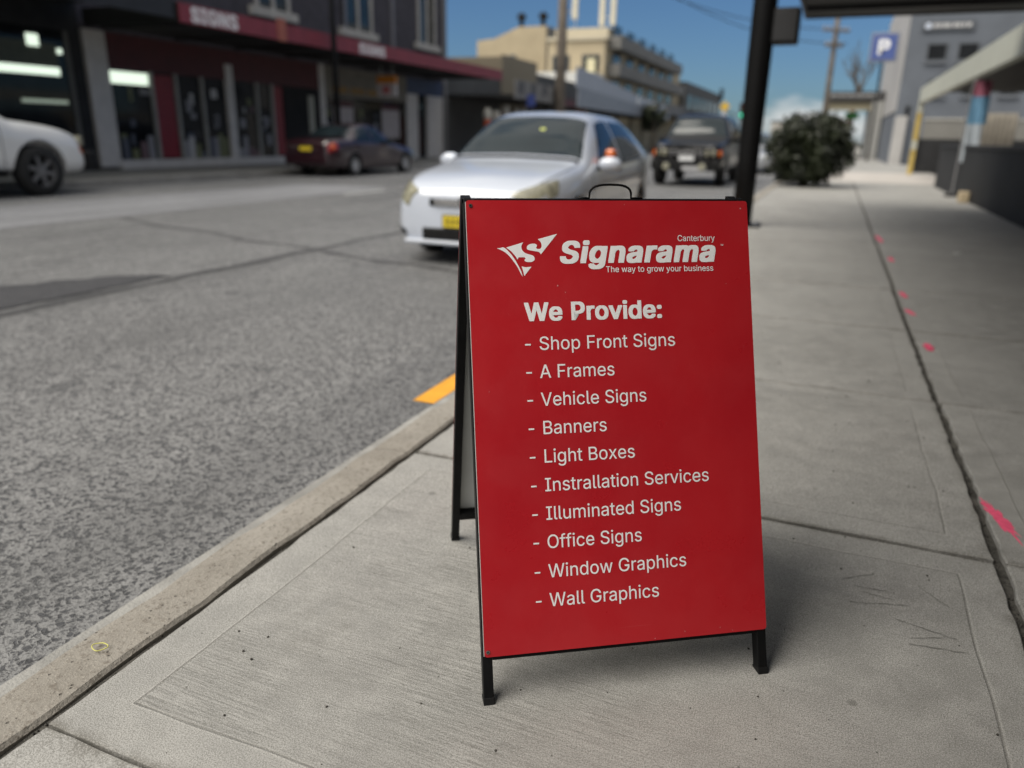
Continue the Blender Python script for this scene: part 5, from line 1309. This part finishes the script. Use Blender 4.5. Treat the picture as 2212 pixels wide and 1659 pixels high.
# upper windows
for (y0, y1, zs) in ((20.9, 23.2, 4.72), (25.7, 28.3, 4.68), (31.4, 33.6, 4.78)):
    MB().box(FX, FX + 0.16, y0, y1, zs - 0.15, zs + 0.12, 0.01).build('window_sill', TRIM, tb)
    w = MB()
    ym = (y0 + y1) / 2
    for a in (y0 + 0.30, ym - 0.07, y1 - 0.44): w.box(FX + 0.001, FX + 0.08, a, a + 0.14, zs + 0.121, 8.0)
    wo_ = w.build('window', TRIM, tb)
    MB().box(FX + 0.002, FX + 0.03, y0 + 0.44, ym - 0.07, zs + 0.125, 8.0).build('pane', GLASS, wo_)
    MB().box(FX + 0.002, FX + 0.03, ym + 0.07, y1 - 0.44, zs + 0.125, 8.0).build('pane', GLASS, wo_)
# shop fronts
MB().box(FX - 0.15, FX + 0.08, 14.70, 15.32, 0.10, 3.41, 0.01).build('white_pillar', WTILE, tb)
MB().box(FX - 0.14, FX + 0.10, 15.321, 22.25, 0.03, 0.26, 0.01).build('white_plinth', WTILE, tb)
MB().box(FX - 0.12, FX + 0.06, 19.55, 19.86, 0.262, 3.0, 0.01).build('white_pillar', WTILE, tb)
MB().box(FX - 0.10, FX + 0.02, 15.325, 24.4, 2.56, 3.41).build('red_header', REDD, tb)
sf = MB().box(FX - 0.06, FX - 0.05, 15.325, 22.25, 0.262, 2.558).build('shop_window', SHADEG, tb)
MB().box(FX - 0.045, FX - 0.02, 15.34, 16.62, 2.20, 2.50).build('light_tube', TUBE, tb)
for y in (16.66, 17.52, 18.52, 20.9, 21.65): MB().box(FX - 0.049, FX + 0.03, y, y + 0.10, 0.262, 2.558).build('window_mullion', mat('aluminium_frame', (0.30, 0.30, 0.28), 0.5), sf)
MB().box(FX - 0.044, FX + 0.0, 16.78, 17.45, 0.30, 2.50).build('red_door', mat('red_door_paint', (0.22, 0.02, 0.03), 0.5), tb)
MB().box(FX - 0.044, FX + 0.0, 21.78, 22.22, 0.30, 2.50).build('red_door', mat('red_door_paint', (0.22, 0.02, 0.03), 0.5), tb)
MB().box(FX - 0.049, FX - 0.03, 16.3, 16.65, 1.95, 2.1).build('window_poster', mat('poster_grey', (0.25, 0.25, 0.25), 0.7), sf)
rs = random.Random(21)
PRODC = [mat('stock_grey', (0.28, 0.28, 0.30), 0.7), mat('stock_white', (0.5, 0.5, 0.5), 0.7), mat('stock_blue', (0.10, 0.11, 0.14), 0.7), mat('stock_lime', (0.16, 0.17, 0.09), 0.7), mat('stock_rose', (0.18, 0.12, 0.13), 0.7)]
for y0, y1 in ((15.5, 16.6), (17.7, 18.5), (18.7, 19.5), (19.95, 20.85)):
    for k in range(4):
        yy = y0 + (y1 - y0) * (k + 0.5) / 4 + rs.uniform(-0.04, 0.04); hh = rs.uniform(0.16, 0.75)
        MB().box(FX - 0.048, FX - 0.01, yy - 0.1, yy + 0.1, 0.27, 0.27 + hh, 0.012).build('window_stock', PRODC[rs.randrange(5)], sf)
for y0, y1 in ((15.5, 16.55), (17.7, 18.45), (18.7, 19.45), (19.95, 20.8), (21.05, 21.6), (24.7, 25.1), (26.7, 28.4)):
    for k in range(4):
        yy, zz_ = rs.uniform(y0, y1 - 0.15), rs.uniform(0.6, 2.0)
        MB().box(FX - 0.049, FX - 0.035, yy, yy + rs.uniform(0.08, 0.26), zz_, zz_ + rs.uniform(0.10, 0.38)).build('window_display', PRODC[rs.choice((0, 0, 1, 2, 3, 4))], sf)
MB().box(FX - 0.10, FX + 0.03, 22.26, 24.40, 0.03, 2.55).build('recess_wall', DKSHOP, tb)
MB().box(FX + 0.031, FX + 0.05, 23.6, 23.9, 0.7, 2.3).build('wall_poster', mat('poster_cream', (0.40, 0.40, 0.34), 0.7), tb)
MB().box(FX - 0.10, FX + 0.06, 24.3, 24.6, 0.03, 3.41).build('white_pillar', WTILE, tb)
# second shop
MB().box(FX - 0.10, FX + 0.02, 24.61, 30.6, 2.35, 3.40).build('tan_fascia', mat('tan_fascia', (0.17, 0.155, 0.13), 0.7, 0.2, 3), tb)
for k in range(3):
    MB().box(FX + 0.021, FX + 0.03, 25.1 + k * 1.2, 26.1 + k * 1.2, 2.5, 2.72).build('fascia_lettering', mat('gold_letters', (0.26, 0.15, 0.04), 0.6), tb)
MB().box(FX - 0.08, FX - 0.06, 24.61, 30.6, 0.03, 2.35).build('shop_window', SHADEG, tb)
for y0, y1 in ((25.2, 26.5), (28.6, 30.0)):
    MB().box(FX - 0.055, FX - 0.03, y0, y1, 0.9, 2.0).build('window_poster', mat('pale_poster', (0.44, 0.40, 0.40), 0.7), tb)
    MB().box(FX - 0.055, FX - 0.03, y0, y1, 2.003, 2.2).build('poster_heading', REDD, tb)
# third shop
MB().box(FX - 0.10, FX + 0.02, 30.61, 34.0, 2.75, 3.40).build('blue_fascia', mat('blue_fascia', (0.05, 0.07, 0.13), 0.6), tb)
MB().box(FX - 0.10, FX + 0.02, 30.61, 31.6, 0.03, 2.74).build('pale_pier', WTILE, tb)
MB().box(FX - 0.10, FX + 0.02, 32.5, 34.0, 0.03, 2.74).build('pale_pier', WTILE, tb)
MB().box(FX - 0.12, FX - 0.10, 31.6, 32.5, 0.03, 2.74).build('door', GLASS, tb)
bs = thing('hanging_sign', 'orange and white box sign hanging under the red awning', 'sign', (-15.9, 26.2, 2.4))
MB().box(-16.35, -15.55, 26.1, 26.25, 2.40, 2.85).build('white_panel', mat('hung_white', (0.55, 0.50, 0.50), 0.5), bs)
MB().box(-16.35, -15.55, 26.1, 26.25, 2.852, 3.12).build('orange_panel', mat('hung_orange', (0.70, 0.25, 0.03), 0.5), bs)
for x in (-16.2, -15.7): MB().tube([(x, 26.17, 3.12), (x, 26.17, 3.5)], 0.012, 6).build('hanger', CHROME, bs)
MB().box(-16.1, -15.8, 26.09, 26.098, 2.5, 2.75).build('red_mark', mat('hung_red', (0.55, 0.15, 0.15), 0.5), bs)

# next shops further along
TANW = mat('tan_render', (0.42, 0.35, 0.235), 0.8, 0.10, 0.6, bump=0.15, bscale=10)
GREYW = mat('grey_render', (0.085, 0.085, 0.083), 0.85, 0.2, 0.6)
n1 = thing('low_shop', 'low shop with a pale panelled fascia just past the red awning', 'shop', (-20, 40, 0))
MB().box(-27, FX, 34.35, 41.0, 0, 4.3).build('wall', GREYW, n1)
MB().box(FX + 0.002, AX + 0.3, 34.5, 41.0, 2.75, 2.9).build('awning', DARKSOFFIT, n1)
nf_ = MB().box(AX + 0.301, AX + 0.36, 34.5, 41.0, 2.72, 3.55).build('fascia', mat('pale_fascia', (0.19, 0.185, 0.18), 0.7, 0.15, 2), n1)
for k in range(4):
    MB().box(AX + 0.361, AX + 0.37, 34.9 + k * 1.6, 35.6 + k * 1.6, 3.0, 3.5).build('fascia_panel', mat('dim_panel', (0.08, 0.08, 0.085), 0.7), nf_)
for x in (36.6, 39.2): MB().box(AX + 0.1, AX + 0.2, x, x + 0.1, 0.0, 2.75).build('post', BLACKSTEEL, n1)
MB().box(AX + 0.5, AX + 0.9, 35.6, 35.7, 2.4, 2.95).build('hanging_sign', mat('blue_hung', (0.03, 0.05, 0.2), 0.6), n1)
n2 = thing('tan_shop', 'small tan shop with a plain parapet in front of the tan block', 'shop', (-20, 44, 0))
MB().box(-27, FX, 41.02, 46.5, 0, 5.2).build('wall', mat('dull_tan_render', (0.19, 0.16, 0.115), 0.8, 0.15, 0.8), n2)
MB().box(FX + 0.001, FX + 0.06, 41.02, 46.5, 3.3, 5.3).build('parapet', mat('tan_parapet', (0.24, 0.205, 0.145), 0.8), n2)
MB().box(FX + 0.061, AX, 41.1, 44.5, 2.8, 3.0).build('awning', DARKSOFFIT, n2)
MB().box(AX + 0.001, AX + 0.05, 41.1, 44.5, 2.7, 3.1).build('fascia', REDD, n2)
MB().box(FX + 0.001, FX + 0.05, 41.5, 46.0, 0.1, 2.5).build('shop_window', SHADEG, n2)
n3 = thing('metal_awning_shop', 'shop with a broad grey metal awning fascia and pale name boards beyond the timber pole', 'shop', (-20, 58, 0))
METALR = mat('grey_metal_roof', (0.22, 0.24, 0.28), 0.5, 0.1, 2)
MB().box(-27, FX, 46.55, 64, 0, 4.7).build('wall', GREYW, n3)
MB().box(FX + 0.001, AX - 0.001, 45.0, 72, 2.72, 2.86).build('awning', DARKSOFFIT, n3)
MB().prism([(45.0, 2.75), (72, 2.66), (72, 3.25), (45.0, 3.80)], 'x', AX, AX + 0.08).build('awning_fascia', METALR, n3)
MB().prism([(44.6, 3.84), (59.5, 3.52), (59.5, 4.15), (44.6, 4.95)], 'x', AX - 0.02, AX + 0.05).build('name_board', mat('pale_blue_grey', (0.33, 0.36, 0.42), 0.6), n3)
MB().prism([(60.0, 3.52), (70.0, 3.32), (70.0, 3.85), (60.0, 4.10)], 'x', AX - 0.02, AX + 0.05).build('name_board', mat('white_blue_board', (0.42, 0.45, 0.50), 0.6), n3)
for k in range(5): MB().box(AX - 0.3, AX - 0.2, 47 + k * 4, 47.1 + k * 4, 0, 2.718).build('post', BLACKSTEEL, n3)
MB().box(FX + 0.001, FX + 0.05, 47, 63, 0.1, 2.5).build('shop_window', SHADEG, n3)
n4 = thing('far_shop_row', 'far low grey shop row ending against the sky before the black pole', 'shop', (-20, 110, 0))
MB().box(-30, FX, 97.1, 128, 0, 7.6).build('wall', GREYW, n4)
MB().box(FX + 0.001, AX, 72.1, 128, 3.2, 3.6).build('awning', mat('grey_awning', (0.15, 0.15, 0.155), 0.7), n4)
for k in range(6): MB().box(FX + 0.002, FX + 0.06, 99 + k * 4.8, 101.6 + k * 4.8, 4.6, 6.2).build('window', GLASS, n4)
MB().box(FX + 0.001, FX + 0.3, 126, 128, 6.9, 8.5).build('dark_gable', BLACKPL, n4)
# apartment block with rooftop antennas
ab = thing('apartment_block', 'stepped apartment block with dark balconies and rooftop antennas', 'building', (-24, 80, 0))
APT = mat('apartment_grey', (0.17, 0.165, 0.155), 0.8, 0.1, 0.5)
MB().box(-23.4, FX - 0.8, 64.2, 97, 0, 8.6).build('wall', TANW, ab)
for k, z in enumerate((3.7, 5.9, 8.0)):
    bal = MB().box(FX - 0.799, FX + 0.3, 65, 96.8 - k * 2.2, z, z + 0.95).build('balcony', APT, ab)
    for j in range(6):
        MB().box(FX - 0.798, FX - 0.72, 66.5 + j * 4.6, 69 + j * 4.6, z + 0.95, z + 2.0).build('balcony_door', GLASS, bal)
for k, (x, z) in enumerate(((-23.0, 6.2), (-20.4, 6.2), (-23.0, 4.2), (-20.4, 4.2))):
    f = MB().box(x, x + 1.5, 64.12, 64.199, z, z + 1.3).build('window', mat('dark_window_frame', (0.10, 0.10, 0.10), 0.6), ab)
    MB().box(x + 0.08, x + 1.42, 64.10, 64.118, z + 0.08, z + 1.22).build('pane', GLASS, f)
MB().box(-23.5, FX - 0.6, 64.0, 97.2, 8.601, 8.85).build('roof_slab', mat('roof_cream', (0.48, 0.43, 0.33), 0.8), ab)
MB().box(-23.45, -18.8, 66, 80, 8.851, 9.75).build('plant_room', mat('plant_room_cream', (0.50, 0.45, 0.34), 0.8), ab)
MB().box(-19.9, -19.2, 63.95, 64.11, 3.6, 7.2).build('pale_panel', mat('pale_yellow_panel', (0.60, 0.55, 0.36), 0.7), ab)
WANT = mat('antenna_cream', (0.62, 0.58, 0.46), 0.5)
an = thing('antenna_mast', 'cluster of cream phone antennas on the roof left of the timber pole', 'antenna', (-24, 68, 9.75))
an2 = thing('antenna_mast', 'cluster of cream phone antennas on the roof right of the timber pole', 'antenna', (-19.3, 68, 9.75))
for a, x0, y, zb_ in ((an, -23.3, 68, 10.7), (an2, -19.9, 68, 10.1)):
    for k in range(2):
        x = x0 + k * 0.95
        MB().tube([(x, y, 9.751), (x, y, zb_ + 2.6)], 0.07, 8).build('mast', CHROME, a)
        MB().box(x - 0.24, x + 0.24, y - 0.4, y - 0.12, zb_, zb_ + 2.4, 0.05).build('antenna_panel', WANT, a)
    MB().box(x0 - 0.1, x0 + 1.05, y - 0.03, y + 0.03, zb_ + 0.6, zb_ + 0.7).build('bracket', CHROME, a)
# tan block
tk = thing('tan_block', 'plain tan rendered block with two small windows under the sky', 'building', (-32, 75, 0))
YB = 72
m = MB()
m.prism([(-33.6, 0), (-26.5, 0), (-26.5, 10.85), (-29.3, 10.85), (-31.0, 10.2), (-31.8, 9.9), (-33.6, 9.75)], 'y', YB, YB + 14).build('wall', TANW, tk)
MB().box(-35.2, -33.601, YB + 0.5, YB + 10, 0, 7.4).build('side_wing', TANW, tk)
MB().box(-26.499, -26.4, YB + 0.1, YB + 14, 0, 10.85).build('painted_shade_return_wall', APT, tk)  # shade of the street side painted as a grey skin over the tan wall
for (x, z, w_, h_) in ((-29.9, 7.7, 0.8, 0.7), (-30.2, 4.9, 1.4, 1.3)):
    f = MB().box(x - w_/2, x + w_/2, YB - 0.06, YB - 0.002, z, z + h_).build('window', mat('blue_grey_frame', (0.12, 0.15, 0.18), 0.6), tk)
    MB().box(x - w_/2 + 0.08, x + w_/2 - 0.08, YB - 0.08, YB - 0.061, z + 0.08, z + h_ - 0.08).build('pane', GLASS, f)
for x in (-29.4, -27.2):
    MB().lathe([(0.22, 10.86), (0.22, 11.5), (0.42, 11.6), (0.42, 12.0), (0.0, 12.25)], (x, YB + 1, 0), 'z', 12).build('roof_vent', BLACKPL, tk)
# white walled building between
wb = thing('white_building', 'low white walled building in front of the tan block', 'building', (-27, 62, 0))
MB().box(-31, -18.4, 60, 63.9, 0, 5.9).build('wall', mat('bright_white_render', (0.66, 0.66, 0.63), 0.7, 0.06, 1), wb)
for x in (-29.3, -25.0, -21.5):
    f = MB().box(x, x + 1.2, 59.93, 59.998, 3.2, 4.5).build('window', mat('dark_window_frame', (0.10, 0.10, 0.10), 0.6), wb)
    MB().box(x + 0.08, x + 1.12, 59.91, 59.928, 3.28, 4.42).build('pane', GLASS, f)
# dark trees behind the red awning
def tree(label, x, y, h, wd, seed):
    r0 = random.Random(seed)
    t = thing('leafy_tree', label, 'tree', (x, y, 0))
    MB().tube([(x, y, -0.1), (x + 0.1, y, h * 0.4), (x, y, h * 0.7)], [0.18, 0.13, 0.06], 8).build('trunk', BARK, t, smooth=True)
    m = MB()
    for k in range(26):
        a, rr = r0.uniform(0, 6.283), math.sqrt(r0.random())
        c = Vector((x + wd * rr * math.cos(a), y + wd * rr * math.sin(a), h * r0.uniform(0.5, 0.95)))
        cr0 = wd * r0.uniform(0.22, 0.4)
        for j in range(70):
            d = Vector((r0.gauss(0, 1), r0.gauss(0, 1), r0.gauss(0, 1))).normalized() * cr0 * r0.uniform(0.4, 1.1)
            p = c + d; n_ = (d.normalized() + Vector((r0.uniform(-1, 1), r0.uniform(-1, 1), r0.uniform(-.3, 1)))).normalized()
            t1 = n_.cross(Vector((r0.uniform(-1, 1), r0.uniform(-1, 1), r0.uniform(-1, 1)))).normalized(); t2 = n_.cross(t1)
            L = r0.uniform(0.12, 0.22)
            m.poly([p - t1 * L, p + t2 * L * 0.4, p + t1 * L, p - t2 * L * 0.4])
    m.build('crown', LEAF, t)
tree('dark leafy tree showing above the end of the red awning', -20.5, 50, 6.6, 1.7, 3) if False else None
tree('dark leafy tree standing at the far kerb beyond the last awning shops', -13.6, 62, 3.6, 1.0, 5)
# traffic light and small signs far down the street
tl = thing('traffic_light', 'far traffic light showing a green lamp above the cars', 'traffic light', (-8.95, 80, 0))
MB().tube([(-8.95, 80.2, -0.1), (-8.95, 80.2, 3.2)], 0.07, 8).build('post', BLACKSTEEL, tl)
lb = MB().box(-9.2, -8.7, 79.9, 80.1, 3.0, 4.5, 0.04).build('signal_head', BLACKPL, tl)
for z, mt in ((4.2, mat('unlit_red', (0.06, 0.01, 0.01), 0.4)), (3.78, mat('unlit_amber', (0.07, 0.04, 0.01), 0.4)), (3.36, mat('green_lamp', (0.05, 0.6, 0.35), 0.4, emit=(0.08, 0.85, 0.5), estr=0.5))):
    MB().lathe([(0.0, -0.02), (0.17, -0.02), (0.17, 0.0)], (-8.95, 79.89, z), 'y', 14).build('lamp', mt, lb)
ws = thing('warning_sign', 'yellow warning sign on a post in front of the far shop row', 'sign', (-9.3, 70, 0))
MB().tube([(-9.3, 70.05, -0.1), (-9.3, 70.05, 3.9)], 0.04, 8).build('post', CHROME, ws)
MB().obox((-9.3, 70, 3.75), (0.22, 0, 0.22), (0, 0.01, 0), (-0.22, 0, 0.22), 0).build('sign_plate', mat('warning_yellow', (0.6, 0.38, 0.03), 0.5), ws)
MB().obox((-9.3, 70, 3.1), (0.22, 0, 0), (0, 0.01, 0), (0, 0, 0.25), 0).build('sign_plate', mat('pale_plate', (0.45, 0.46, 0.52), 0.5), ws)
# orange and white posts outside the low shop
OR = mat('orange_plastic', (0.62, 0.10, 0.03), 0.5); OW = mat('cream_plastic', (0.55, 0.53, 0.47), 0.5)
for k, (x, y, h, lb_) in enumerate(((-15.5, 34.4, 2.25, 'orange post with white top nearest the red awning corner'), (-15.35, 35.1, 2.2, 'short orange post with white top, second past the red awning'), (-15.2, 35.9, 2.45, 'tall orange post with white top in the middle of its row'), (-15.05, 36.9, 2.35, 'orange post with white top, second from the far end of its row'), (-14.9, 37.7, 2.35, 'orange post with white top at the far end of its row'))):
    p = thing('bollard', lb_, 'bollard', (x, y, 0.03), group='orange and white posts outside the low shop')
    MB().lathe([(0.20, 0.03), (0.20, 0.08), (0.17, 0.09), (0.16, h - 0.45)], (x, y, 0), 'z', 14).build('orange_base', OR, p)
    MB().lathe([(0.18, h - 0.449), (0.20, h - 0.2), (0.14, h), (0.0, h + 0.05)], (x, y, 0), 'z', 14).build('white_top', OW, p)
ob = thing('sign_board', 'small orange board on a post past the tan shop', 'sign', (-15.2, 48, 0))
MB().tube([(-15.2, 48.05, 0), (-15.2, 48.05, 3.0)], 0.03, 6).build('post', BLACKSTEEL, ob)
MB().box(-15.55, -14.85, 48.0, 48.04, 2.1, 2.75).build('board', mat('faded_orange', (0.5, 0.18, 0.05), 0.6), ob)
# overhead wires
for k, (a, b, sag, lb_) in enumerate((((-14.9, 40, 10.75), (-1.5, 44, 6.4), 0.9, 'thin power line sagging across the sky from the upper end of the timber pole'), ((-12.9, 40, 10.75), (-0.2, 44, 5.7), 1.3, 'lower thin power line sagging across the sky above the parked cars'))):
    pts = [Vector(a).lerp(Vector(b), t / 30) - Vector((0, 0, sag * 4 * (t / 30) * (1 - t / 30))) for t in range(31)]
    m = MB(); m.tube(pts, 0.02, 5)
    tag(m.build('power_line', BLACKPL), lb_, 'power line')
# left row behind the camera: unseen wall added in dark_shop to shade the road
# distant blocks closing the street
for k, (x, y, w_, h_, lb_) in enumerate(((-11, 190, 7, 5, 'far pale building closing the street left of the black pole'), (-3.0, 230, 9, 6.0, 'far pale building closing the street right of the black pole'))):
    d = thing('distant_building', lb_, 'building', (x, y, 0))
    MB().box(x - w_/2, x + w_/2, y, y + 10, -0.2, h_).build('wall', mat('distant_cream', (0.42, 0.40, 0.36), 0.8), d)
    MB().box(x - w_/2 - 0.2, x + w_/2 + 0.2, y - 0.2, y + 10.2, h_ + 0.001, h_ + 0.3).build('roof', GREYW, d)
    for j in range(4):
        MB().box(x - w_/2 + 0.7 + j * w_/4.4, x - w_/2 + 1.7 + j * w_/4.4, y - 0.06, y - 0.002, h_*0.45, h_*0.7).build('window', GLASS, d)
